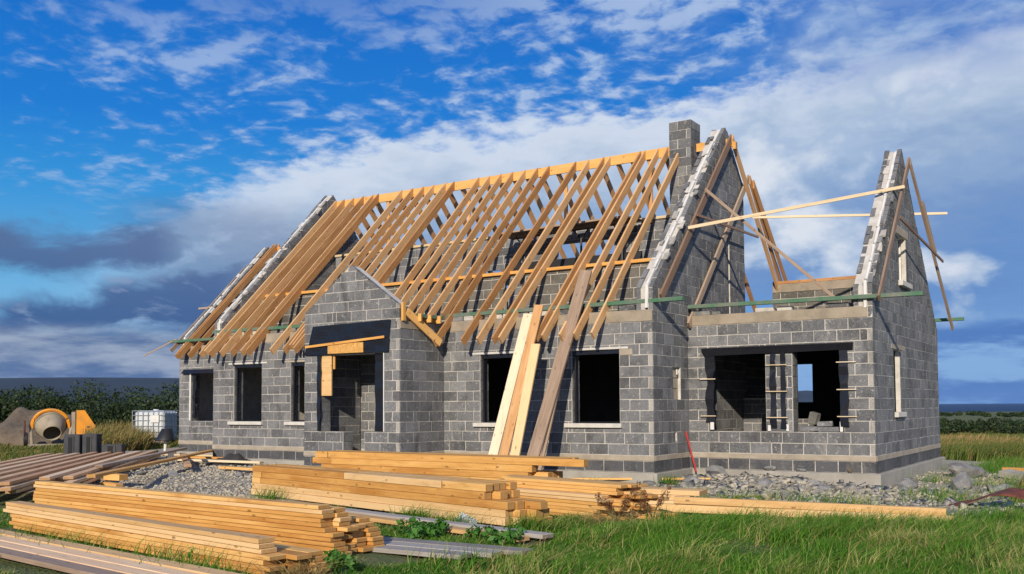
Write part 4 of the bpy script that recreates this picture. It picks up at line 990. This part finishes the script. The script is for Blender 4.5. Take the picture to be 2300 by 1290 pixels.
def heap_mesh(name, loc, rx, ry, h, m, label, cat, n=40, seed=1, pw=1.0):
    rg = random.Random(seed); ph = [rg.uniform(0, 6) for _ in range(6)]; V = []; F = []
    for j in range(n + 1):
        for i in range(n + 1):
            a, b_ = -1 + 2 * i / n, -1 + 2 * j / n; r = math.hypot(a, b_) * (1 + .12 * math.sin(3 * math.atan2(b_, a) + ph[0]))
            z = h * max(0, 1 - r) ** pw * (1 + .18 * math.sin(a * 6 + ph[1]) * math.cos(b_ * 5 + ph[2]) + .10 * math.sin(a * 15 + ph[3] + b_ * 9)) - .05
            V.append((a * rx, b_ * ry, z))
    for j in range(n):
        for i in range(n): q = j * (n + 1) + i; F.append([q, q + 1, q + n + 2, q + n + 1])
    return tag(mesh(name, V, F, M[m], None, loc=loc, smooth=True), label, cat)
heap_mesh('sand_heap', (-11.7, -.55, gz(-11.7, -.55)), .95, .6, .38, 'ash', 'small dark sand heap below the left front window', 'heap', seed=3)
heap_mesh('rubble_mound', (1.7, 1.05, gz(1.75, .9) - .03), 2.4, .85, .22, 'soil', 'low mound of slate rubble before the wing window', 'mound', seed=5)

# ------------------------------------------------------------------ right-hand scrap
V = []; F = []
for i in range(15):
    t = i / 14; xx = 5.55 + 2.6 * t; yy = -1.75 - .25 * t; zz = -.22 + .26 * math.exp(-((t - .36) / .2) ** 2) + .10 * t
    w_ = .30 + .1 * math.sin(i * 1.7)
    for s in (-1, 1):
        for q in (0, 1): V.append((xx + .05 * s, yy + s * w_ / 2, zz + q * .012 - .06 * (s < 0) + r_(-.015, .015)))
for i in range(14):
    a = 4 * i; F += [[a + 1, a + 3, a + 7, a + 5], [a, a + 4, a + 6, a + 2], [a, a + 1, a + 5, a + 4], [a + 2, a + 6, a + 7, a + 3]]
F += [[0, 2, 3, 1], [56, 57, 59, 58]]
tag(mesh('rusted_sheet', V, F, M['rust']), 'bent rusted steel sheet in the grass at right', 'sheet metal')
tag(beam('scrap_board', (5.55, 6.6, gz(5.6, 6.6) + .14), (8.2, 5.2, gz(8, 5) + .14), .22, .08, M['fresh'], j=.01), 'orange-brown board on rubble at the right edge', 'board')
tag(cut_block((6.0, 4.9, gz(6.0, 4.9) + .08), -.5, 'pale concrete slab piece below the orange-brown board', (.75, .35, .14), (.05, .1), 'slab', name='concrete_piece'), None)

# ------------------------------------------------------------------ scaffold inside the roof
sc_ = empty('scaffold', (-4.0, 3.7, 3.0), label='dark scaffold platform on steel props under the ridge', cat='scaffold')
for i in range(4): beam('deck_board', (-2.0, -.35 + i * .235, 2.86), (1.85, -.35 + i * .235, 2.92 + .01 * i), .225, .045, M['brown'], sc_)
for x_ in (-1.4, .35, 1.5):
    V, F = tubeV([(x_, .0, .05), (x_, .0, 2.6)], .03); mesh('prop', V, F, M['black'], sc_)
    V, F = tubeV([(x_, .0, 2.55), (x_ - .22, .0, 2.82)], .02); mesh('prop_arm', V, F, M['black'], sc_); V, F = tubeV([(x_, .0, 2.55), (x_ + .22, .0, 2.82)], .02); mesh('prop_arm', V, F, M['black'], sc_)
beam('rail', (-1.9, .3, 2.05), (1.9, .3, 2.05), .05, .22, M['black'], sc_)
sc2 = empty('scaffold', (-10.9, 3.2, 3.0), label='smaller dark scaffold behind the porch gable', cat='scaffold')
for i in range(3): beam('deck_board', (-.9, -.25 + i * .235, 1.75), (1.0, -.25 + i * .235, 1.78), .225, .045, M['brown'], sc2)
for x_ in (-.6, .7):
    V, F = tubeV([(x_, .0, .02), (x_, .0, 1.72)], .028); mesh('prop', V, F, M['black'], sc2); V, F = tubeV([(x_, .0, 1.2), (x_ + .3, .0, 1.7)], .02); mesh('prop_arm', V, F, M['black'], sc2)
tag(sheet('doorway_shade_sheet', [(-9.75, 5.45), (-8.75, 5.5), (-8.75, 4.5), (-9.75, 4.5)], 4.30, 'memb'), None)  # black sheet painting the shade of a doorway in the spine wall

# ------------------------------------------------------------------ cement mixer
mx = Vector((-25.9, 3.2, 0)); mx.z = gz(mx.x, mx.y)
mix = empty('cement_mixer', mx, math.atan2(CAM.y - mx.y, CAM.x - mx.x), 'orange cement mixer with crusted drum tipped forward beside spoil heap', 'cement mixer'); mix.scale = (.88, .88, .88)
ax = Vector((.80, .10, -.52)).normalized(); R = ax.to_track_quat('Z', 'X').to_matrix().to_4x4(); R.translation = Vector((0, 0, .88))
V, F = latheV([(.02, -.55), (.36, -.53), (.56, -.30), (.60, -.02), (.60, .06), (.52, .28), (.38, .58), (.355, .60), (.33, .58), (.48, .25), (.54, 0), (.3, -.45), (.0, -.46)], 36)
drum = mesh('drum', V, F, M['cement'], mix, M4=R, smooth=True)
V, F = latheV([(.606, -.06), (.635, -.06), (.635, .03), (.606, .03)], 36); mesh('ring_gear', V, F, M['cement'], drum, smooth=False)
pts = [(.05 + .12 * math.sin(t), .70 * math.cos(t), .88 + .66 * math.sin(t)) for t in np.linspace(-.15, math.pi + .15, 22)]
V, F = tubeV(pts, .075, 6); mesh('yoke', V, F, M['yellow'], mix)
poly = [(.98, .35), (1.72, .35), (1.72, .85), (1.30, 1.52), (.98, 1.52)]
V = [(.38, a, z) for a, z in poly] + [(-.38, a, z) for a, z in poly]
mesh('engine_cover', V, [list(range(5)), list(range(5, 10))[::-1]] + [[i, 5 + i, 5 + (i + 1) % 5, (i + 1) % 5] for i in range(5)], M['yellow'], mix)
box('number_plate', (.382, 1.40, .78), (.39, 1.52, .84), M['black'], mix)
box('engine_side', (-.45, .80, .2), (.3, .94, 1.45), M['cement'], mix)
for s in (-1, 1): beam('frame_leg', (-.1, .78 * s, .95), (.55, .70 * s, .05), .09, .09, M['cement'], mix); beam('frame_leg', (-.1, .78 * s, .95), (-.7, .70 * s, .05), .09, .09, M['cement'], mix)
beam('frame_rail', (.55, -.85, .08), (.55, 1.4, .08), .1, .1, M['cement'], mix)
V, F = latheV([(.10, -.03), (.30, -.03), (.34, -.015), (.34, .015), (.30, .03), (.10, .03)], 26)
Rw = Matrix.Rotation(math.pi / 2, 4, 'X'); Rw.translation = Vector((.1, -.98, .78)); mesh('tilt_wheel', V, F, M['rust'], mix, M4=Rw)
for s in (-1, 1):
    V, F = latheV([(.05, -.07), (.24, -.08), (.30, -.05), (.30, .05), (.24, .08), (.05, .07)], 26); Rw = Matrix.Rotation(math.pi / 2, 4, 'X'); Rw.translation = Vector((-.72, .95 * s, .30)); mesh('wheel', V, F, M['black'], mix, M4=Rw)
hx = Vector((-29.69, 4.8, 0)); heap_mesh('spoil_heap', (hx.x, hx.y, gz(hx.x, hx.y) - .1), 3.4, 2.2, 1.45, 'sand', 'brown spoil heap behind the cement mixer', 'heap', seed=9, pw=.55)
# ------------------------------------------------------------------ white tank
ib = Vector((-21.24, 4.3, 0)); ib.z = gz(ib.x, ib.y)
ibc = empty('water_tank', ib, math.radians(22), 'white plastic tank in a steel cage on a pallet beside the hedge', 'tank')
V, F = cbox(1.14, .96, 1.0, .09); mesh('bottle', [(a, b, c + .66) for a, b, c in V], F, M['ibc'], ibc)
V, F = latheV([(0, 1.21), (.10, 1.21), (.10, 1.16), (.12, 1.15)], 16); mesh('cap', V, F, M['ibc'], ibc)
for z in (.22, .42, .62, .82, 1.0, 1.16):
    for s in (-1, 1): beam('cage_bar', (-.60, .51 * s, z), (.60, .51 * s, z), .022, .022, M['steel'], ibc); beam('cage_bar', (.60 * s, -.51, z), (.60 * s, .51, z), .022, .022, M['steel'], ibc)
for t in np.linspace(-1, 1, 7):
    for s in (-1, 1): beam('cage_bar', (.60 * t, .52 * s, .16), (.60 * t, .52 * s, 1.17), .02, .02, M['steel'], ibc); beam('cage_bar', (.61 * s, .51 * t, .16), (.61 * s, .51 * t, 1.17), .02, .02, M['steel'], ibc)
for y_ in (-.42, 0, .42): box('pallet_block', (-.58, y_ - .06, 0), (.58, y_ + .06, .10), M['brown'], ibc)
box('pallet_deck', (-.6, -.5, .102), (.6, .5, .14), M['brown'], ibc)
box('label_panel', (.1, -.535, .75), (.42, -.528, 1.0), M['ins'], ibc)
# upturned bucket on a stake in front of the tank
bk = Vector((-17.58, 1.89, 0)); bk.z = gz(bk.x, bk.y)
bu = empty('bucket_on_stake', bk, 0, 'black upturned bucket on a short white stake before the tank', 'bucket'); bu.scale = (1.35, 1.35, 1.35)
V, F = tubeV([(0, 0, -.05), (.02, 0, .38)], .035); mesh('stake', V, F, M['ins'], bu)
V, F = latheV([(.0, .62), (.12, .62), (.22, .36), (.235, .34), (.21, .36), (.11, .60), (0, .60)], 18); V = [(a + .25 * (c - .34), b, c) for a, b, c in V]; mesh('bucket', V, F, M['black'], bu, smooth=True)
# black damp-proof rolls / blocks by the spread pile
for i, (p, w_, h_, lb) in enumerate((((-17.2, -1.42), .46, .80, 'black block standing by the mixer, left of two'), ((-16.79, -1.16), .40, .78, 'black block with a recess standing by the mixer, right of two'), ((-16.28, -.83), .55, .46, 'low black sheet offcut right of the black blocks'))):
    p = Vector((*p, gz(*p) - .02))
    e_ = empty('black_block', p, .5 + .1 * i, lb, 'block')
    box('body', (-w_ / 2, -.2, 0), (w_ / 2, .2, h_), M['dkgrey'], e_, c=.02)
    box('painted_recess', (-w_ * .2, -.212, .05), (w_ * .05, -.202, h_ * .9), M['hole_shade'], e_); box('rib', (w_ * .1, -.22, .02), (w_ * .18, -.202, h_ * .96), M['black'], e_)  # proud near-black panel paints the shade of a notch
for i, (px, py, lb) in enumerate(((-16.24, .39, 'grey block on the grass before the tank'), (-15.74, .71, 'grey block half hidden by the house corner'), (-16.68, .11, 'grey block left of the tank pallet'))):
    cut_block((px, py, gz(px, py) + .1), r_(0, 3), lb, (.44, .215, .215))

# ------------------------------------------------------------------ vegetation
def blades(name, x, y, h, w, lean, tint, m, spread=.35, wind=(.8, .45), zoff=0.0):
    n = len(x); z = ground_z(x, y) - .02 + zoff
    a = rng.uniform(0, 2 * np.pi, n); ux, uy = np.cos(a), np.sin(a)
    la = rng.uniform(0, 2 * np.pi, n); lx = lean * (wind[0] + spread * 2 * np.cos(la)); ly = lean * (wind[1] + spread * 2 * np.sin(la))
    V = np.zeros((n, 5, 3)); b = np.stack([x, y, z], -1)
    for q, (t, ww) in enumerate(((0, 1), (0, -1), (.55, .75), (.55, -.75), (1, 0))):
        V[:, q, 0] = b[:, 0] + ux * w * ww + lx * h * t * t; V[:, q, 1] = b[:, 1] + uy * w * ww + ly * h * t * t
        V[:, q, 2] = b[:, 2] + h * t * (1 - .25 * lean * t)
    base = (np.arange(n) * 5)[:, None]
    L = np.concatenate([base + np.array([[0, 1, 3, 2]]), base + np.array([[2, 3, 4]])], 1).reshape(-1)
    S = np.tile([4, 3], n)
    T = np.clip(np.repeat(tint[:, None], 5, 1), 0, 1)
    return bigmesh(name, V.reshape(-1, 3), L, S, m, T.ravel())
def polar(n, a0, a1, r0, r1):
    A = rng.uniform(a0, a1, n) + YAW; r = rng.uniform(r0, r1, n); return CAM.x + r * np.sin(A), CAM.y + r * np.cos(A), r
def noise2(x, y, s): return .5 + .25 * (np.sin(x * s + 1.3 * np.sin(y * s * .7)) + np.sin(y * s * 1.2 + 1.1 * np.sin(x * s * .8 + 2)))
# foreground turf
x, y, r = polar(430000, -.56, .56, 8.2, 17.5)
g = gravel_mask(x, y)
d1 = rect_d(x, y, 3.0, 9.5, -9.9, -4.6)
ok = ~in_foot(x, y) & ~in_house(x, y, .3) & (g < rng.uniform(.15, .6, len(x))) & (rng.random(len(x)) < np.where(x > 1.6, 1, .55))
x, y, r = x[ok], y[ok], r[ok]
nn = noise2(x, y, 2.1); n2 = noise2(x + 9, y - 4, .9); patch = noise2(x * 1.7 + 3, y * 1.7, 2.6); hgt = (.035 + .11 * nn * rng.uniform(.4, 1.2, len(x)) + .07 * patch * n2) * np.where(x > 1.5, 1.1, .7) * np.where((y > -5.6) & (y < -4.4), .6, 1)
dry = (rng.random(len(x)) < .035 + .18 * (patch > .76) + .10 * (n2 > .7) + .25 * np.clip(gravel_mask(x, y) * 2, 0, 1)); hgt = np.where(dry, hgt * 1.25, hgt)
tint = np.where(dry, rng.uniform(.7, 1, len(x)), rng.uniform(0, .45, len(x)) + .15 * (nn - .5))
tag(blades('grass', x, y, hgt, .0034 + .0002 * r, rng.uniform(.25, 1.15, len(x)), tint, M['grass'], spread=.6, wind=(.4, .22)), 'short green grass in the foreground and between the stacks', 'grass', kind='stuff')
# long bent seed stalks in the turf
x, y, r = polar(2200, -.1, .56, 8.4, 15); ok = ~in_foot(x, y) & (gravel_mask(x, y) < .3) & (x > 1.5) & (noise2(x, y, 1.4) > rng.uniform(.2, .8, len(x))); x, y = x[ok], y[ok]
tag(blades('dry_grass', x, y, rng.uniform(.18, .42, len(x)), np.full(len(x), .0035), rng.uniform(.5, 1.3, len(x)), rng.uniform(.4, 1, len(x)), M['dry']), 'straw-coloured bent grass stalks across the turf', 'grass', kind='stuff')
# tussocks in front of the long boards and by the rusted sheet
tx = []; ty = []
for cx_, cy_, s_, n_ in ((5.6, -4.85, .3, 420), (4.4, -4.95, .3, 160), (6.6, -3.7, .6, 1500), (7.2, -3.0, .5, 1100), (2.6, -6.1, .35, 500), (5.0, .2, .3, 160), (5.6, -.9, .4, 300), (6.6, .6, .4, 300), (4.6, 3.4, .2, 120), (5.9, 2.9, .4, 260), (3.0, -1.9, .5, 200), (1.2, -2.1, .5, 160), (4.2, -2.0, .4, 200), (.6, -7.6, .18, 420), (-.3, -7.25, .16, 420), (1.6, -7.35, .15, 350), (-4.3, -6.0, .25, 260), (-2.2, -11.15, .7, 600), (.2, -11.35, .5, 500), (.35, -.2, .10, 200), (-.75, -1.2, .14, 260), (3.2, -9.9, .5, 900), (-1.2, -8.7, .5, 700), (-3.2, -8.6, .6, 400)):
    tx.append(rng.normal(cx_, s_, n_)); ty.append(rng.normal(cy_, s_ * .45, n_))
for _ in range(70):
    cx_, cy_ = rng.uniform(2.6, 8.6), rng.uniform(-9.6, -5.0); n_ = int(rng.uniform(90, 320)); tx.append(rng.normal(cx_, .16, n_)); ty.append(rng.normal(cy_, .12, n_))
for _ in range(40):
    cx_, cy_ = rng.uniform(4.7, 8.0), rng.uniform(4.5, 12); n_ = 200; tx.append(rng.normal(cx_, .25, n_)); ty.append(rng.normal(cy_, .3, n_))
x = np.concatenate(tx); y = np.concatenate(ty); ok = ~in_house(x, y, .1) & ~in_foot(x, y); x, y = x[ok], y[ok]
tag(blades('tussock_grass', x, y, rng.uniform(.12, .36, len(x)), np.full(len(x), .005), rng.uniform(.3, 1.1, len(x)), np.where(noise2(x * 2, y * 2, 2.3) + rng.uniform(-.25, .25, len(x)) > .66, rng.uniform(.5, 1, len(x)), rng.uniform(.0, .5, len(x))), M['grass'], spread=.5, wind=(.6, .3)), 'taller grass tussocks around the timber and rubble', 'grass', kind='stuff')
# fields beyond: right of the house and left behind the mixer
x, y, r = polar(90000, .36, .56, 17, 62); ok = ~in_house(x, y, .5) & (gravel_mask(x, y) < .45) & ((x > 4.3) | (y > 9)); x, y, r = x[ok], y[ok], r[ok]
h_ = rng.uniform(.15, .45, len(x)) * (.5 + .9 * noise2(x, y, .55)) * np.where(r > 42, .4, 1); dd = noise2(x, y, .8) > rng.uniform(.3, .95, len(x))
tag(blades('field_grass', x, y, h_, .006 + .00035 * r, rng.uniform(.2, .8, len(x)), np.where(dd & (r < 44), rng.uniform(.45, 1, len(x)), rng.uniform(0, .35, len(x))), M['dry']), 'rough field grass beyond the right end of the house', 'grass', kind='stuff')
x, y, r = polar(120000, -.56, -.30, 24, 60); ok = ~in_house(x, y, .4) & (gravel_mask(x, y) < .4) & ~in_foot(x, y); x, y, r = x[ok], y[ok], r[ok]
sd = (x + 20.2) * .548 - (y - .76) * -.837; tall = (sd > 0) & (sd < 2.1) & (x < -18.6) & (x > -34); nearm = np.hypot(x - mx.x, y - mx.y) < 2.0
h_ = rng.uniform(.08, .2, len(x)) * (.6 + .9 * noise2(x, y, .5)) * np.where(nearm | (x > -19.5), .35, 1); h_ = np.where(tall, h_ * 3.6, h_)
tag(blades('meadow_grass', x, y, h_, .006 + .0003 * r, rng.uniform(.2, .8, len(x)), np.where((rng.random(len(x)) < .8) & ~(tall & (rng.random(len(x)) < .6)), rng.uniform(0, .3, len(x)), rng.uniform(.4, 1, len(x))), M['dry']), 'rough meadow grass around the mixer and tank', 'grass', kind='stuff')

def leaf_cloud(name, C, R, n, size, m, parent, flat=1.0, seed=0):
    """leaves spread through overlapping ellipsoid clumps"""
    C = np.asarray(C, float); R = np.asarray(R, float); k_ = rng.integers(0, len(C), n)
    d = rng.normal(size=(n, 3)); d /= np.linalg.norm(d, axis=1)[:, None]; rad = rng.uniform(.25, 1.12, n) ** .5
    P = C[k_] + d * rad[:, None] * R[k_]
    a = rng.normal(size=(n, 3)); a /= np.linalg.norm(a, axis=1)[:, None]; b = np.cross(a, d + .01); b /= np.linalg.norm(b, axis=1)[:, None]
    s = size * rng.uniform(.5, 1.3, n)
    V = np.stack([P - a * s[:, None] * .5, P + b * s[:, None] * .32, P + a * s[:, None] * .6, P - b * s[:, None] * .32], 1)
    t = np.clip(rng.uniform(0, .75, n) + .35 * (rng.random(len(C))[k_] - .4), 0, 1)
    return bigmesh(name, V.reshape(-1, 3), np.arange(4 * n), np.full(n, 4), m, np.repeat(t, 4), parent)
def hedge(label, pts, h0, h1, thick, nclump, nleaf, size, rough=.35):
    pts = np.asarray(pts, float); e = empty('hedge', (0, 0, 0), label=label, cat='hedge')
    seg = rng.uniform(0, len(pts) - 1.001, nclump); i = seg.astype(int); f = (seg - i)[:, None]
    c = pts[i] * (1 - f) + pts[i + 1] * f; c = c + rng.normal(0, thick / 2.6, c.shape)
    z = ground_z(c[:, 0], c[:, 1]); hh = rng.uniform(h0, h1, nclump); lv = rng.uniform(.15, 1, nclump)
    C = np.stack([c[:, 0], c[:, 1], z + hh * lv * .85], -1); R = np.stack([rng.uniform(.6, 1.2, nclump)] * 2 + [rng.uniform(.4, .8, nclump)], -1) * np.clip(hh / 2, .35, 1.2)[:, None]
    leaf_cloud('foliage', C, R, nleaf, size, M['hedge'], e)
    for q in range(0, nclump, 4):
        p = C[q]; V, F = tubeV([(p[0], p[1], z[q] - .1), (p[0] + r_(-.2, .2), p[1] + r_(-.2, .2), p[2])], [.06, .02], 5); mesh('stem', V, F, M['twig'], e)
hedge('dark leafy hedge behind the mixer and tank at left', [(-53.8, 6.4), (-46.1, 9.0), (-40.0, 10.6), (-33.5, 11.2), (-29.6, 12.5), (-26.2, 14.7)], .6, 2.45, 3.0, 360, 85000, .15)
hedge('low dark scrub hedge across the field at right', [(-3.2, 41.6), (.1, 41.4), (3.3, 42.3), (8.8, 45.9)], .32, .70, 11.0, 300, 42000, .13)
hedge('far low scrub band before the sea at right', [(-19.0, 107.8), (-9.5, 111.6), (5.0, 118.6)], .2, .42, 18.0, 170, 16000, .22)
# weeds and dead docks
def weed(loc, n, s, label):
    e = empty('weed', (loc[0], loc[1], gz(*loc)), label=label, cat='weed', group='leafy weeds')
    C = rng.normal(0, s, (n, 3)) * (1, .5, 0) + (0, 0, .12); leaf_cloud('leaves', C, np.full((n, 3), .10), n * 45, .075, M['weed'], e)
    for i in range(5):
        V, F = tubeV([(r_(-s, s), r_(-.1, .1), 0), (r_(-s, s), r_(-.1, .1), .2)], .005, 5); mesh('stem', V, F, M['weed'], e, tint=.3)
weed((1.0, -8.6), 9, .30, 'bright green leafy weed clump between grey board and slabs'); weed((1.9, -8.55), 6, .3, 'leafy weeds trailing right of the bright clump'); weed((.1, -11.15), 4, .12, 'small rosette weed before the low front stack'); weed((1.75, -10.9), 3, .12, 'small weed at right end of low front stack')
def dock(x, y, h, label, dx=.12):
    e = empty('dock_plant', (x, y, gz(x, y)), label=label, cat='plant', group='dead docks')
    for i in range(4):
        a = (dx * r_(.4, 1.6) * (1 if i % 2 else -1), r_(-.1, .1)); hh = h * r_(.7, 1.05)
        pts = [(a[0] * t * t * 1.2, a[1] * t, hh * t) for t in np.linspace(0, 1, 6)]; V, F = tubeV(pts, [.006, .006, .005, .004, .003, .002], 5); mesh('stalk', V, F, M['dock'], e, tint=.3)
        C = np.array([pts[q] for q in (3, 4, 5)] + [((pts[3][0] + pts[4][0]) / 2, pts[4][1], (pts[3][2] + pts[4][2]) / 2)]); tag(leaf_cloud('seed_head', C, np.full((4, 3), .035) * (1, 1, 1.6), 160, .022, M['dock'], e), kind='stuff')
dock(2.35, -6.25, .5, 'reddish dead dock before the ragged stack, left one', .2); dock(2.75, -6.05, .5, 'reddish dead dock before the ragged stack, right one', .22)
x = np.concatenate([rng.normal(1.55, .12, 260), rng.normal(2.35, .2, 260)]); y = np.concatenate([rng.normal(-11.25, .1, 260), rng.normal(-6.5, .12, 260)])
tag(blades('dead_stalks', x, y, rng.uniform(.12, .4, len(x)), np.full(len(x), .0035), rng.uniform(.6, 1.6, len(x)), rng.uniform(.6, 1, len(x)), M['dry'], spread=.9, wind=(0, 0)), 'tangled dead stalks at the stack ends', 'grass', kind='stuff')

# ------------------------------------------------------------------ haze: one closed box of thin air round everything
def build_haze():
    m = bpy.data.materials.new('haze_air'); m.use_nodes = True; t = m.node_tree; t.nodes.clear()
    o = t.nodes.new('ShaderNodeOutputMaterial'); v = t.nodes.new('ShaderNodeVolumePrincipled')
    v.inputs['Color'].default_value = (.30, .55, 1.0, 1); v.inputs['Density'].default_value = 0.00003; v.inputs['Anisotropy'].default_value = 0.0
    t.links.new(v.outputs[0], o.inputs['Volume'])
    x0, x1, y0, y1, z0, z1 = -9500, 9500, -900, 16500, -16, 140
    V = [(x, y, z) for x in (x0, x1) for y in (y0, y1) for z in (z0, z1)]
    F = [[0, 1, 3, 2], [4, 6, 7, 5], [0, 4, 5, 1], [2, 3, 7, 6], [0, 2, 6, 4], [1, 5, 7, 3]]
    h = mesh('haze', V, F, m); tag(h, 'thin blue sea haze filling the air to the far hill', 'haze', kind='stuff')
build_haze()
